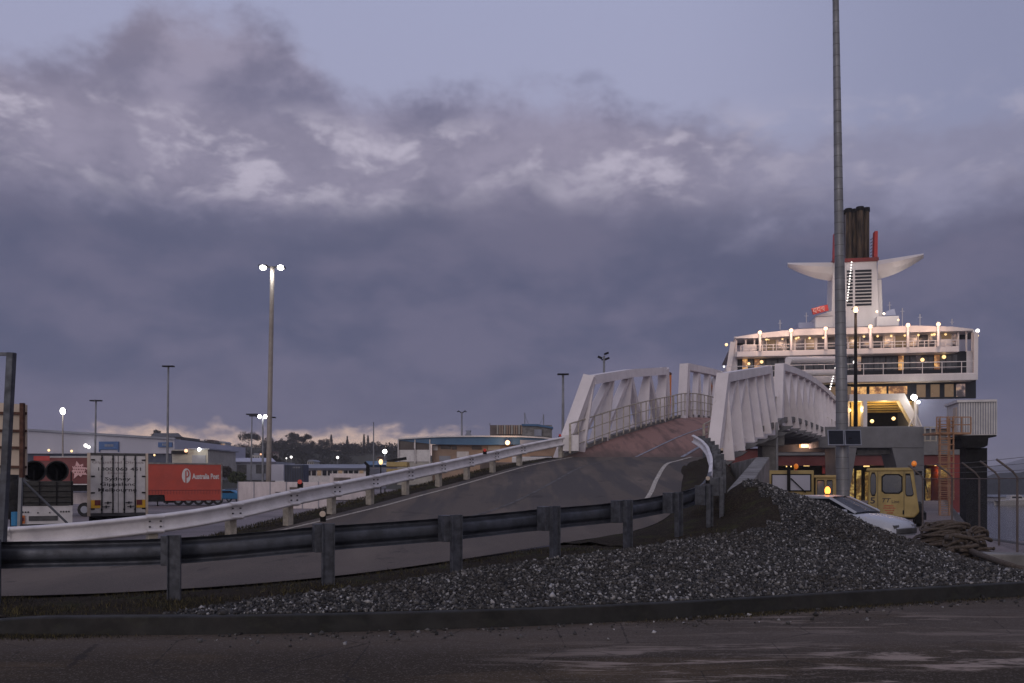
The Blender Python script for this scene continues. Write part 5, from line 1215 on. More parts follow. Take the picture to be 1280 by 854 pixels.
for px, py, r_ in ((61, 563, .3), (89.5, 564, .3), (107, 557, .45), (111, 559, .4), (193, 569, .25), (217, 570, .3)): lampball(px, py, Y-1.2, r_, 'lamp_small' if r_ > .35 else 'lamp_gold', wh_)
Y = 140
bh = empty('office', (xat(240, Y), Y, -1), 'small cream depot building with a floodlit front right of the warehouse', 'building')
mb = MB(); mb.pbox(215, 260, 562, 592, Y, 14); w_ = link('wall', mb, 'beige_pale', bh); mb = MB(); mb.pbox(235, 262, 560.5, 562, Y-.5, 15); link('roof', mb, 'roof_grey', bh)
mb = MB(); mb.pbox(240, 257, 569, 592, Y-.1, .12); link('roller_door', mb, 'roof_grey', w_)
mb = MB(); mb.pbox(214, 232, 563.5, 567.5, Y-.8, 1); link('canopy', mb, 'black_metal', bh)
lampball(249, 562, Y-.8, .35, 'lamp_white', bh); lampball(232.5, 563.5, Y-1.2, .4, 'lamp_warm', bh); plight('flood', P(249, 564, Y-2.5), 70, (1, .88, .6), .3, bh); plight('flood', P(232, 566, Y-3), 40, (1, .7, .45), .3, bh)
Y = 170
for i, (a, b, c_, d_, m_, rm, lab) in enumerate([(262, 343, 574, 592, 'roof_grey', 'warehouse', 'long low grey-roofed shed between the depot and the tall lamp post'), (190, 226, 543, 562, 'concrete_dark', 'concrete_dark', 'dark block rising behind the warehouse end on the hill'), (344, 460, 582, 604, 'paint_white', 'roof_grey', 'low white office with a band of dark windows behind the hoarding'),
                                         (455, 500, 578, 592, 'warehouse_side', 'blue_roof', 'small shed with a bluish roof near the crane truck')]):
    Yb = (170, 260, 112, 135)[i]; o = empty('shed', (xat((a+b)/2, Yb), Yb, -1), lab, 'building')
    mb = MB(); mb.pbox(a, b, c_+3, d_+8, Yb, 16); w_ = link('wall', mb, m_, o)
    mb = MB(); mb.extr([P(a-2, c_+3.2, Yb-.8), P(b+2, c_+3.2, Yb-.8), P(b-3, c_-1.5, Yb+8), P(a+3, c_-1.5, Yb+8)], (0, .5, -.3)); link('roof', mb, rm, o)
    if i == 2:
        for k in range(13): mb = MB(); mb.pbox(a+26+k*6.6, a+31+k*6.6, 588, 594.5, Yb-.08, .1); link('window', mb, 'glass_dark' if k % 4 else 'win_dim', w_)
    if i == 0:
        for k in range(3): mb = MB(); mb.pbox(a+10+k*24, a+22+k*24, 581, 592, Yb-.08, .1); link('door', mb, 'concrete_dark', w_)
mb = MB(); mb.pbox(355.5, 379, 581, 603, 96, 2.6); ct = setp(link('shipping_container', mb, 'blue_navy', base=P(367, 603, 96)), 'dark blue shipping container standing behind the white hoarding', 'container')
mb = MB(); mb.pbox(366, 375, 583.5, 585.3, 95.97, .02); link('faded_marking', mb, 'roof_grey', ct)
mb = MB()
for k in range(11): mb.pbox(356.5+k*2.1, 357.2+k*2.1, 582, 602, 95.95, .04)
link('ribs', mb, 'ship_dark', ct)
mb = MB(); mb.pbox(338, 354.5, 580.5, 601, 99, 2.6); setp(link('shipping_container', mb, 'warehouse', base=P(346, 601, 99)), 'pale grey shipping container left of the dark blue one', 'container')
# hoarding panels
hd = empty('hoarding', (xat(360, 80), 80, -1), 'long pinkish white site hoarding of joined panels beyond the guardrail', 'hoarding')
for k in range(6):
    a = 297+k*20.2; mb = MB(); mb.pbox(a, a+19.9, 602.3+.1*k, 637, 80, .12); pn = link('panel', mb, 'hoarding', hd)
    mb = MB(); mb.pbox(a-.3, a+.4, 602, 637, 79.93, .06); link('panel_post', mb, 'roof_grey', pn)
for a, b, c_, d_ in ((362, 374, 609, 614), (344, 351, 615, 616)): mb = MB(); mb.pbox(a, b, c_, d_, 79.9, .05); link('notice', mb, 'louvre_brown', hd)
mb = MB(); mb.pbox(412.5, 462, 592, 625, 88, .2); w2_ = setp(link('white_wall', mb, 'hoarding', base=P(437, 625, 88)), 'short white wall panel with a dark grille standing right of the hoarding', 'wall')
mb = MB(); mb.pbox(417, 438, 597, 601, 87.92, .06); link('grille', mb, 'louvre_brown', w2_)
# terminal with a curved blue fascia
Y = 105
tm = empty('terminal', (xat(590, Y), Y, -1), 'low beige terminal building with a wide blue fascia', 'building')
mb = MB(); mb.pbox(540, 700, 556, 606, Y+1.5, 16); wl_ = link('wall', mb, 'beige_wall', tm)
mb = MB(); top = [(497.5, 549), (520, 547.6), (552, 546), (600, 545.6), (650, 546), (679, 547.5), (700, 550)]
mb.extr([P(a, b, Y) for a, b in top]+[P(700, 555, Y), P(650, 555.8, Y), P(600, 556.3, Y), P(545, 555.5, Y), P(515, 552.5, Y), P(497.5, 550.3, Y)], (0, 1.2, 0)); fa = link('fascia', mb, 'blue_roof', tm)
mb = MB()
for (a, b), (c_, d_) in zip(top, top[1:]): mb.bar(P(a, b-.2, Y-.1), P(c_, d_-.2, Y-.1), .5, .16)
link('roof_edge', mb, 'paint_white', tm)
mb = MB(); mb.extr([P(497.5, 549.5, Y+1), P(700, 551, Y+1), P(700, 553, Y+18), P(497.5, 551.5, Y+18)], (0, 0, -.2)); link('roof', mb, 'roof_grey', tm)
for k in range(2):
    a = 498.5+k*19.8; mb = MB(); mb.pbox(a, a+19, 551.5+.5*k, 562.3, Y+.3, .15); link('brown_glazing', mb, 'brown_glass', tm)
    mb = MB(); mb.pbox(a, a+19, 562.5, 577, Y+.2, .2); link('white_panel', mb, 'paint_white', tm)
for px in (497, 518, 536.5): mb = MB(); mb.pbox(px, px+1.3, 549.5, 579, Y-.1, .3); link('column', mb, 'paint_white', tm)
mb = MB(); mb.pbox(496.5, 540, 577.2, 606, Y+.3, 8); link('wall_base', mb, 'beige_pale', tm)
for a, b, c_, d_, m_ in ((551, 563, 557.5, 561.5, 'brown_glass'), (565, 571, 557.5, 562, 'brown_glass'), (549, 563, 570, 576, 'roof_grey'), (571, 586, 564.5, 572, 'paint_white'), (541, 547, 557, 563, 'paint_white'), (590, 602, 557.5, 562, 'brown_glass'), (610, 625, 557, 563, 'beige_pale'), (663, 690, 570, 577, 'brown_glass')):
    mb = MB(); mb.pbox(a, b, c_, d_, Y+1.38, .11); link('window' if m_ == 'brown_glass' else 'wall_panel', mb, m_, wl_)
mb = MB(); mb.pbox(650, 680, 550, 556.5, Y-.5, .4); link('awning', mb, 'roof_grey', tm)
mb = MB(); mb.extr([P(581, 545, Y+6), P(583, 540.5, Y+6), P(582, 538, Y+6), P(588.5, 538, Y+6), P(587.5, 540.5, Y+6), P(589.5, 545, Y+6)], (0, 1.5, 0)); link('roof_vent', mb, 'roof_grey', tm)
lampball(634.5, 553.5, Y-1, .42, 'lamp_warm', tm); plight('flood', P(634, 555, Y-2.2), 150, (1, .6, .35), .3, tm)
up_ = empty('plant_room', (xat(650, 125), 125, -1), 'brown louvred tower block with a blue roof rising behind the terminal', 'building')
Y = 125; mb = MB(); mb.pbox(612.5, 690, 531.5, 600, Y, 12); link('wall', mb, 'louvre_brown', up_)
for k in range(12): mb = MB(); mb.pbox(621+k*3.0, 622.8+k*3.0, 531+.4*(k % 3), 543, Y-.3, .28); link('louvre', mb, 'beige_wall' if k % 3 else 'beige_pale', up_)
mb = MB(); mb.pbox(653, 690, 532, 546, Y-.4, .3); link('side_wall', mb, 'concrete', up_)
mb = MB(); mb.extr([P(652, 530, Y-.8), P(672, 530.2, Y-.8), P(691.5, 533.8, Y-.8), P(691.5, 536, Y-.8), P(672, 532.8, Y-.8), P(652, 532.3, Y-.8)], (0, 13, 0)); link('roof', mb, 'blue_roof', up_)
mb = MB(); mb.pbox(668, 677, 537, 545, Y-1.0, .6); link('duct', mb, 'roof_grey', up_)
for px, t_ in ((656, 516), (679.5, 518), (612.5, 529)):
    mb = MB(); mb.tube([P(px, 532, Y+2), P(px, t_, Y+2)], .07, 6)
    if t_ < 525: mb.tube([P(px, t_+3, Y+2), P(px+(5 if px < 670 else -5), 531, Y+2)], .03, 4); mb.bar(P(px-1, t_+3, Y+2), P(px+1, t_+3, Y+2), .08, .08)
    link('antenna', mb, 'pole_steel', up_)

# ------------------------------------------------------------------ CARS, CRANE TRUCK, SMALL THINGS IN THE LOT
def far_car(px, py, Y, L, m_, label, h=1.45, facing=1, name='parked_car'):
    g_ = gz(xat(px, Y), Y); x = xat(px, Y); o = empty(name, (x, Y, g_), label, 'car', 'cars parked in the lot')
    prof = [(-.5, .3), (-.5, .62), (-.45, .72), (-.30, .76), (-.16, 1.0), (.12, 1.0), (.28, .74), (.46, .64), (.5, .5), (.5, .3)]
    mb = MB(); mb.extr([Vector((x+facing*a*L, Y, g_+b*h)) for a, b in (prof if facing > 0 else prof[::-1])], (0, 1.75, 0)); link('body', mb, m_, o, bevel=.06)
    wn = [(-.27, .77), (-.155, .95), (.11, .95), (.24, .76)]; mb = MB(); mb.extr([Vector((x+facing*a*L, Y-.01, g_+b*h)) for a, b in (wn if facing > 0 else wn[::-1])], (0, .02, 0)); link('window', mb, 'glass_dark', o)
    for a in (-.31, .31): wheel(o, x+a*L, Y+.15, g_+.32, .32, .22)
    return o
far_car(282, 600, 100, 4.6, 'blue_bright', 'bright blue car parked beyond the red trailer'); far_car(301, 600, 104, 4.6, 'warehouse', 'pale grey car parked between the blue car and the hoarding', facing=-1)
far_car(318, 600, 112, 4.5, 'car_white', 'white car parked furthest right behind the hoarding'); far_car(288, 600, 118, 4.5, 'blue_navy', 'dark blue car in the back row of the lot', facing=-1); far_car(398, 600, 98, 4.4, 'warehouse_side', 'grey car parked right of the blue container')
Y = 92; g_ = -1
ctk = empty('crane_truck', (xat(494, Y), Y, g_), 'low yellow crane truck parked left of the terminal', 'truck')
mb = MB(); mb.pbox(483, 509, 577.5, 583.5, Y, 2.2); mb.pbox(483, 509, 586, 592, Y+.2, 1.9); link('body', mb, 'yellow_paint', ctk, bevel=.05)
mb = MB(); mb.bar(P(484, 577, Y+.6), P(508, 573, Y+.6), .35, .3); link('boom', mb, 'black_metal', ctk)
for px in (488, 497, 505): wheel(ctk, xat(px, Y), Y+.3, -.4, .6, .3)
mb = MB(); mb.ball(P(476, 577.5, Y), .22, 8, 6, 1.3); lh = MB(); lh.cyl((xat(476, Y), Y, -1), .06, zat(581, Y)+1, seg=8)
lo_ = setp(link('hazard_lamp', lh, 'black_metal', base=(xat(476, Y), Y, -1)), 'glowing amber hazard lamp on a stand left of the crane truck', 'lamp'); link('lens', mb, 'lamp_gold', lo_)
mb = MB(); mb.bar(P(456, 578, 60), P(461, 583, 60), .25, .16); mb.bar(P(460, 582, 60), P(459, 615, 60), .22, .22, up=(0, 1, 0))
setp(link('mooring_hook', mb, 'black_metal', base=P(459, 615, 60)), 'dark bent post poking up just above the white guardrail', 'post')
# foundation blocks behind the rail's upper end
for i, (a, b, c_, d_, lab) in enumerate(((640, 690, 571, 580, 'low pale concrete barrier under the upper end of the white guardrail'), (600, 655, 578, 588, 'brown timber baulk lying below the white guardrail'))):
    mb = MB(); mb.pbox(a, b, c_, d_, (36.5, 35)[i], .4); setp(link('barrier', mb, ('paint_white', 'louvre_brown')[i], base=P((a+b)/2, d_, 36), bevel=.03), lab, 'barrier')

# ------------------------------------------------------------------ TREES
def foliage(mb_pts, n, size):
    """leaf clumps: small random triangles"""
    return None
def make_tree(name, kind, x, Y, zb, h, wd, label, seed, group=None):
    r_ = np.random.default_rng(seed); o = empty(name, (x, Y, zb), label, 'tree', group)
    mb = MB(); th = h*(.55 if kind != 'conifer' else .9); mb.tube([(x, Y, zb-.6), (x+.02*h, Y, zb+th*.5), (x, Y, zb+th)], [h*.03, h*.022, h*.008], 6)
    if kind != 'conifer':
        for k in range(6):
            a = k*1.05+seed; mb.tube([(x, Y, zb+h*(.3+.04*k)), (x+math.cos(a)*wd*.32, Y+math.sin(a)*wd*.3, zb+h*(.55+.05*k))], [h*.014, h*.004], 5)
    link('trunk', mb, 'trunk', o)
    if kind == 'conifer':
        n = 1100; t_ = r_.random(n)**.8; rad = wd/2*(1-t_)*(0.35+.65*np.abs(np.sin(t_*26)))*np.sqrt(r_.random(n)); a = r_.random(n)*6.283
        C_ = np.stack([x+rad*np.cos(a), Y+rad*np.sin(a), zb+h*(.1+.9*t_)], 1); s_ = h*.022
    else:
        nb = {'round': 15, 'gum': 9, 'dense': 18}[kind]; cs = []; lo_h = {'round': .25, 'gum': .5, 'dense': .1}[kind]
        for k in range(nb):
            a = r_.random()*6.283; rr = wd/2*math.sqrt(r_.random())*.75; hz = lo_h+(1-lo_h)*(.15+.72*r_.random()*(1-.5*(rr/(wd/2))**2)); cs.append((x+rr*math.cos(a), Y+rr*math.sin(a), zb+h*hz, wd*(.13+.12*r_.random())))
        n = 2200; pk = r_.integers(0, nb, n); cs = np.array(cs)[pk]; dd = r_.normal(size=(n, 3)); dd /= np.linalg.norm(dd, axis=1)[:, None]
        C_ = cs[:, :3]+dd*cs[:, 3:4]*(.55+.5*r_.random((n, 1)))*np.array([1, 1, .75]); s_ = h*.028
    tri = r_.normal(size=(len(C_), 3, 3))*s_; V = (C_[:, None]+tri-np.array([x, Y, zb])).reshape(-1, 3)
    me = bpy.data.meshes.new('crown'); me.from_pydata(V.tolist(), [], [(3*i, 3*i+1, 3*i+2) for i in range(len(C_))]); me.materials.append(MATS['leaf_brown' if kind == 'bare' else 'leaf_dark'])
    c_ = bpy.data.objects.new('crown', me); sc.collection.objects.link(c_); c_.parent = o; return o
T = [  # px, top y, base y, width px, kind, label
 (311, 542, 568, 22, 'gum', 'spreading gum tree behind the twin lit lamp post, on the skyline'),
 (356, 552, 572, 9, 'round', 'small round tree just left of the tallest dark tree clump'),
 (370, 540, 574, 19, 'round', 'tallest round dark tree on the skyline right of the high lamp post'),
 (380, 544, 574, 13, 'gum', 'dark tree leaning against the right side of the tallest one'),
 (389, 552, 574, 12, 'dense', 'low bushy tree at the right foot of the tallest clump'),
 (405, 549, 574, 14, 'round', 'rounded dark tree midway along the skyline wood'),
 (414, 545, 574, 9, 'conifer', 'pointed conifer beside the rounded tree midway along the skyline'),
 (423, 554, 575, 10, 'dense', 'small dense tree right of the midway conifer'),
 (434, 547, 575, 8, 'conifer', 'slim conifer standing alone between two low bushes'),
 (442, 555, 575, 12, 'dense', 'low dense tree left of the paired conifers'),
 (455, 545, 576, 6, 'conifer', 'left one of two slim paired conifers'),
 (460, 546, 576, 7, 'conifer', 'right one of two slim paired conifers'),
 (469, 552, 577, 13, 'dense', 'dark tree behind the thin bare mast'),
 (195, 539, 556, 9, 'gum', 'small round-headed tree above the warehouse roof'),
 (229, 547, 560, 7, 'round', 'little tree on the skyline right of the warehouse end'),
 (243, 550, 561, 6, 'conifer', 'tiny pointed tree on the skyline above the floodlit depot'),
 (298, 566, 590, 30, 'dense', 'broad dark tree in front of the far houses left of the lamp post'),
 (338, 564, 586, 20, 'round', 'dark tree behind the foot of the tall lamp post'),
 (487, 560, 580, 10, 'dense', 'dark bush at the left end of the terminal'),
]
for i, (px, ty, by, wd, kd, lab) in enumerate(T):
    Y = 330+(i*37) % 50 if by > 566 or kd != 'gum' else 400
    if by > 585: Y = 200
    elif by > 563: Y = 395+(i*13) % 28; by = 600-(hill_z(px, Y)-EYE)*F/Y+1
    make_tree('conifer_tree' if kd == 'conifer' else 'broadleaf_tree', kd, xat(px, Y), Y, zat(by, Y), (by-ty+1.5)*Y/F, wd*Y/F*1.3, lab, i+3)
# the wood that clothes the hillside, one mass
n = 0; V = []
for k in range(1500):
    px = 255+rng.random()*255 if k % 5 else 120+rng.random()*400; Yc = 425-170*rng.random()**1.3
    if math.sin(px*.05+Yc*.03)+math.sin(px*.021-Yc*.045) > 1.0: continue
    r_ = (2.0+3.0*rng.random()**2)*Yc/F*(1.2 if px > 330 else .75)*(1.35 if Yc > 405 and px > 330 else 1)
    c = np.array([xat(px, Yc), Yc, hill_z(px, Yc)+r_*.7]); m_ = 70; dd = rng.normal(size=(m_, 3)); dd /= np.linalg.norm(dd, axis=1)[:, None]
    cc = c+dd*r_*(.6+.5*rng.random((m_, 1)))*np.array([1.1, 1.1, .85]); V.append((cc[:, None]+rng.normal(size=(m_, 3, 3))*r_*.15).reshape(-1, 3))
V = np.concatenate(V); me = bpy.data.meshes.new('wood'); me.vertices.add(len(V)); me.vertices.foreach_set('co', V.reshape(-1)); me.loops.add(len(V)); me.loops.foreach_set('vertex_index', np.arange(len(V)))
me.polygons.add(len(V)//3); me.polygons.foreach_set('loop_start', np.arange(len(V)//3)*3); me.materials.append(MATS['leaf_dark']); me.update(calc_edges=True)
o = bpy.data.objects.new('wood', me); sc.collection.objects.link(o); setp(o, 'distant dark wood covering the hillside', 'wood', kind='stuff')
# houses on the hill
H = [(236, 556, 9, 4, 'beige_wall', 'roof_grey', 'beige house on the hill just above the floodlit depot'), (250, 553, 12, 4, 'louvre_brown', 'concrete_dark', 'dark brick house on the hill ridge right of the warehouse'), (262, 552, 11, 4, 'beige_wall', 'rust', 'brown house with a lit side on the ridge'),
     (277, 554, 10, 3.5, 'paint_white', 'roof_grey', 'small white house on the ridge left of the gum tree'), (320, 569, 10, 6, 'paint_white', 'roof_grey', 'white gabled house low on the hill by the lamp post'), (352, 561, 9, 4, 'sign_beige', 'rust', 'house with warm lit windows left of the tallest tree'), (305, 560, 8, 4, 'sign_beige', 'rust', 'house under the spreading gum tree'),
     (216, 547, 14, 3, 'concrete_dark', 'concrete_dark', 'flat dark house above the right end of the warehouse'), (60, 541, 16, 3, 'concrete_dark', 'concrete_dark', 'flat roofed house above the left part of the warehouse'), (388, 577, 8, 4, 'beige_pale', 'roof_grey', 'pale house hidden low in the wood'), (287, 573, 12, 4, 'beige_pale', 'roof_grey', 'pale bungalow below the broad hillside meadow')]
H += [(335, 566, 9, 5, 'sign_beige', 'rust', 'small house right behind the top of the white gabled house'),
      (269, 562, 10, 4, 'paint_white', 'roof_grey', 'white house lower on the slope right of the depot'), (475, 573, 8, 4, 'beige_pale', 'rust', 'house at the right end of the wood near the bare mast')]
for i, (px, py, w_, h_, m1_, m2_, lab) in enumerate(H):
    Y = 405 if py < 563 else 262; o = empty('house', (xat(px, Y), Y, zat(py+h_, Y)), lab, 'house', 'houses on the hillside')
    mb = MB(); mb.pbox(px-w_/2, px+w_/2, py, py+h_+3, Y, 8); wl2 = link('wall', mb, m1_, o)
    mb = MB(); mb.extr([P(px-w_/2-.5, py, Y-.5), P(px+w_/2+.5, py, Y-.5), P(px+w_/4, py-2.2, Y-.5), P(px-w_/4, py-2.2, Y-.5)], (0, 9, 0)); link('roof', mb, m2_, o)
    for k in range(3):
        mb = MB(); a = px-w_*.36+k*w_*.28; mb.pbox(a, a+w_*.14, py+h_*.3, py+h_*.75, Y-.06, .08); link('window', mb, 'win_gold' if (i*3+k) % 5 < 2 else 'glass_dark', wl2)
for px, py, Y, r_, m_ in ((364, 571.5, 240, .35, 'lamp_small'), (422, 572, 250, .4, 'lamp_small'), (358, 573, 240, .2, 'lamp_small'), (326, 568, 240, .25, 'lamp_warm')):
    o = empty('street_lamp', (xat(px, Y), Y, zat(py+8, Y)), 'tiny lit street lamp on the wooded hillside, at %s' % {364: 'the right of the lamp-lit house', 422: 'the middle of the dark wood', 358: 'the foot of the lamp-lit house', 326: 'the white gabled house'}[px], 'street lamp', 'street lamps on the hillside')
    mb = MB(); mb.tube([P(px, py+8, Y), P(px, py, Y)], .08, 6); link('shaft', mb, 'pole_steel', o); mb = MB(); mb.ball(P(px, py, Y-.3), r_, 8, 6); link('lamp_face', mb, m_, o)
# dark shrub row before the far sheds
r_ = np.random.default_rng(5); mb = MB()
for k, (px, py, w_, lab) in enumerate(((296, 597, 15, 'dark green shrub beside the parked cars'), (281, 590, 12, 'dark reddish hedge left of the shrub by the cars'))):
    Y = 125; x, z = xat(px, Y), zat(py, Y); n = 1500; q = r_.normal(size=(n, 3)); q /= np.linalg.norm(q, axis=1)[:, None]; q *= (r_.random((n, 1))**.4)*np.array([w_*Y/F*.5*1.6, 1, .8]); V = (q[:, None]+r_.normal(size=(n, 3, 3))*.12).reshape(-1, 3)
    me = bpy.data.meshes.new('shrub'); me.from_pydata(V.tolist(), [], [(3*i, 3*i+1, 3*i+2) for i in range(n)]); me.materials.append(MATS['shrub_leaf' if k == 0 else 'leaf_brown']); o = bpy.data.objects.new('shrub', me); sc.collection.objects.link(o); o.location = (x, Y, z); setp(o, lab, 'shrub')

# ------------------------------------------------------------------ RIGHT SIDE: TRACTORS, CAR, ROPES, FENCE, BOAT
Y = 35.0
tt_ = empty('yellow_tractor', (xat(1130, Y), Y+1, -.28), 'yellow port tractor cab numbered 5 with faded lettering on its door', 'tractor')
shell = [P(1101.5, 587, Y), P(1153, 587, Y), P(1160, 640, Y), P(1154, 647, Y), P(1107, 647, Y), P(1100.5, 640, Y)]
mb = MB(); mb.extr(shell, (0, 1.7, 0)); cabm = link('cab', mb, 'yellow_paint', tt_, bevel=.05)
mb = MB(); mb.extr([P(1099.5, 588.5, Y-.08), P(1100.5, 585, Y-.08), P(1150, 584.5, Y-.08), P(1154.5, 588.5, Y-.08)], (0, 1.9, 0)); link('roof', mb, 'yellow_paint', tt_, bevel=.02)
def pane(q, root, frame_m='black_metal', glass_m='glass_grey', y=0.0):
    c = sum(q, Vector())/len(q); mb = MB(); mb.extr([c+(p-c)*1.0+Vector((0, -.02+y, 0)) for p in q], (0, .03, 0)); fr = link('window_frame', mb, frame_m, root, bevel=.01)
    mb = MB(); mb.extr([c+(p-c)*.87+Vector((0, -.03+y, 0)) for p in q], (0, .02, 0)); link('glass', mb, glass_m, fr)
def rr(a, b, c_, d_, Y, k=.16):
    w_, h_ = (b-a)*k, (d_-c_)*k*.8; return [P(*q, Y) for q in ((a+w_, c_), (b-w_, c_), (b, c_+h_), (b, d_-h_), (b-w_, d_), (a+w_, d_), (a, d_-h_), (a, c_+h_))]
pane(rr(1116.5, 1141, 592.5, 617.5, Y), cabm, glass_m='glass_grey'); pane(rr(1103.5, 1110.5, 590.5, 620.5, Y, .25), cabm); pane([P(1144, 592, Y), P(1149.5, 592, Y), P(1153.5, 618, Y), P(1151.5, 620.5, Y), P(1145.5, 620.5, Y), P(1144, 618, Y)], cabm)
for px in (1112.2, 1142.4): mb = MB(); mb.pbox(px, px+.5, 589, 645, Y-.012, .02); link('door_seam', mb, 'tray_green', cabm)
for a in ((1113.5, 638, 1115, 643), (1141.5, 638, 1143, 643)): mb = MB(); mb.pbox(a[0], a[2], a[1], a[3], Y-.04, .05); link('door_hinge', mb, 'black_metal', cabm)
text('5', 'ink', cabm, xat(1103.6, Y), xat(1109.2, Y), zat(630, Y), zat(622, Y), Y-.006, bold=.02)
text('TT', 'ink', cabm, xat(1117.5, Y), xat(1127.5, Y), zat(628.3, Y), zat(623, Y), Y-.006, shear=.3, bold=.01); text('Line', 'ink', cabm, xat(1128.5, Y), xat(1137, Y), zat(629, Y), zat(625.2, Y), Y-.006)
mb = MB(); rs_ = random.Random(4)
for r0, a, b in ((632, 1119.5, 1131), (635, 1118.5, 1133), (638, 1120.5, 1131.5), (641, 1123, 1129)):
    x = a
    while x < b: w_ = .8+rs_.random()*.7; mb.pbox(x, x+w_, r0-.6+rs_.random()*.4, r0+1.2, Y-.008, .008); x += w_+.35
link('faded_lettering', mb, 'ink_red', cabm)
mb = MB(); mb.cyl(P(1147, 584.5, Y+.5), .05, .08, seg=10); bs = link('beacon_base', mb, 'black_metal', tt_); mb = MB(); mb.ball(P(1147, 580, Y+.5), .10, 10, 8, 1.2); link('beacon_lens', mb, 'lens_amber', bs)
mb = MB(); mb.box(xat(1098, Y), xat(1168, Y), Y+.2, Y+5, .02, .30); link('chassis', mb, 'black_metal', tt_)
for px in (1104, 1160): wheel(tt_, xat(px, Y), Y+.7, .2, .46, .32, (1, 0, 0)); wheel(tt_, xat(px, Y), Y+4.0, .2, .46, .32, (1, 0, 0))
mb = MB(); mb.tube([P(1154, 592, Y+.3), P(1160, 594, Y+.1), P(1165, 601, Y+.1), P(1166, 615, Y+.2)], .022, 6); mb.pbox(1152.5, 1160, 589, 594, Y+.2, .1); link('mirror_arm', mb, 'black_metal', tt_)
tt_.rotation_euler.z = -math.atan2(tt_.location.x, tt_.location.y)
# second tractor, further left
Y = 38.0
t2_ = empty('yellow_tractor', (xat(1010, Y), Y+1, -.28), 'yellow machine with a large pale rear panel, half hidden by the gravel heap', 'tractor')
mb = MB(); mb.extr([P(971, 588, Y), P(1026, 588, Y), P(1026, 650, Y), P(966, 650, Y), P(966, 605, Y)], (0, 1.6, 0)); fm_ = link('frame', mb, 'yellow_paint', t2_, bevel=.03)
mb = MB(); mb.pbox(975.5, 1023.5, 592.5, 614.5, Y-.04, .05); sf = link('panel_seal', mb, 'black_metal', fm_); mb = MB(); mb.pbox(977, 1022, 594, 613, Y-.06, .03); link('panel', mb, 'sign_beige', sf) if False else link('panel', mb, 'warehouse', sf)
mb = MB(); mb.pbox(996, 1000, 582, 614.5, Y-.2, .15); link('mast', mb, 'black_metal', t2_)
mb = MB(); mb.bar(P(1000, 598, Y-.15), P(1018, 616, Y-.15), .05, .05); link('stay', mb, 'black_metal', t2_)
mb = MB(); mb.pbox(1027, 1056, 596, 650, Y+.1, 1.6); mb.pbox(1026, 1057, 594, 597.5, Y, 1.8); c2_ = link('cab', mb, 'yellow_lit', t2_, bevel=.03)
for a, b in ((1028.5, 1037.5), (1040, 1047)): pane(rr(a, b, 600, 620, Y+.1, .08), c2_)
mb = MB(); mb.ball(P(1002, 583, Y+.3), .10, 8, 6, 1.2); link('beacon', mb, 'lens_amber', t2_)
for px in (980, 1046): wheel(t2_, xat(px, Y), Y+.6, .2, .46, .32, (1, 0, 0))
t2_.rotation_euler.z = -math.atan2(t2_.location.x, t2_.location.y)
# white car behind the gravel heap, beacon on the roof
ca = R(-48); cx, cy = 9.75, 26.8
car = empty('white_car', (cx, cy, -.28), 'white saloon car with an orange flashing beacon behind the gravel heap', 'car', rz=ca)
def loft(secs, m_, name, parent, bevel=0, smooth=True):
    mb = MB(); mb.grid(secs); mb.add(secs[0][:-1], [tuple(range(len(secs[0])-1))[::-1]]); mb.add(secs[-1][:-1], [tuple(range(len(secs[0])-1))]); return link(name, mb, m_, parent, local=True, smooth=smooth, bevel=bevel)
secs = []
for x, zt_, w_ in ((-2.25, .62, .66), (-2.2, .85, .80), (-1.7, .93, .84), (-.9, .93, .86), (0, .92, .87), (.75, .92, .86), (1.3, .86, .84), (1.9, .76, .80), (2.18, .64, .72), (2.25, .5, .62)):
    secs.append([Vector((x, -w_, .28)), Vector((x, -w_-.02, .5)), Vector((x, -w_+.02, zt_-.06)), Vector((x, -w_+.10, zt_)), Vector((x, 0, zt_+.025)), Vector((x, w_-.10, zt_)), Vector((x, w_-.02, zt_-.06)), Vector((x, w_+.02, .5)), Vector((x, w_, .28)), Vector((x, -w_, .28))])
bd_ = loft(secs, 'car_white', 'body', car)
gh = []
for x, z, w_ in ((-1.75, .94, .70), (-1.15, 1.33, .58), (-.9, 1.36, .57), (.05, 1.37, .57), (.28, 1.33, .58), (1.12, .93, .72)):
    gh.append([Vector((x, -w_-.02, .90)), Vector((x, -w_, z)), Vector((x, 0, z+.03)), Vector((x, w_, z)), Vector((x, w_+.02, .90)), Vector((x, -w_-.02, .90))])
loft(gh, 'car_glass', 'windows', car, smooth=False)
mb = MB(); mb.grid([[Vector((x, -.58, z)), Vector((x, -.3, z+.035)), Vector((x, .3, z+.035)), Vector((x, .58, z))] for x, z in ((-1.12, 1.35), (-.9, 1.375), (0.05, 1.385), (.25, 1.35))]); link('roof', mb, 'car_white', car, local=True, smooth=True)
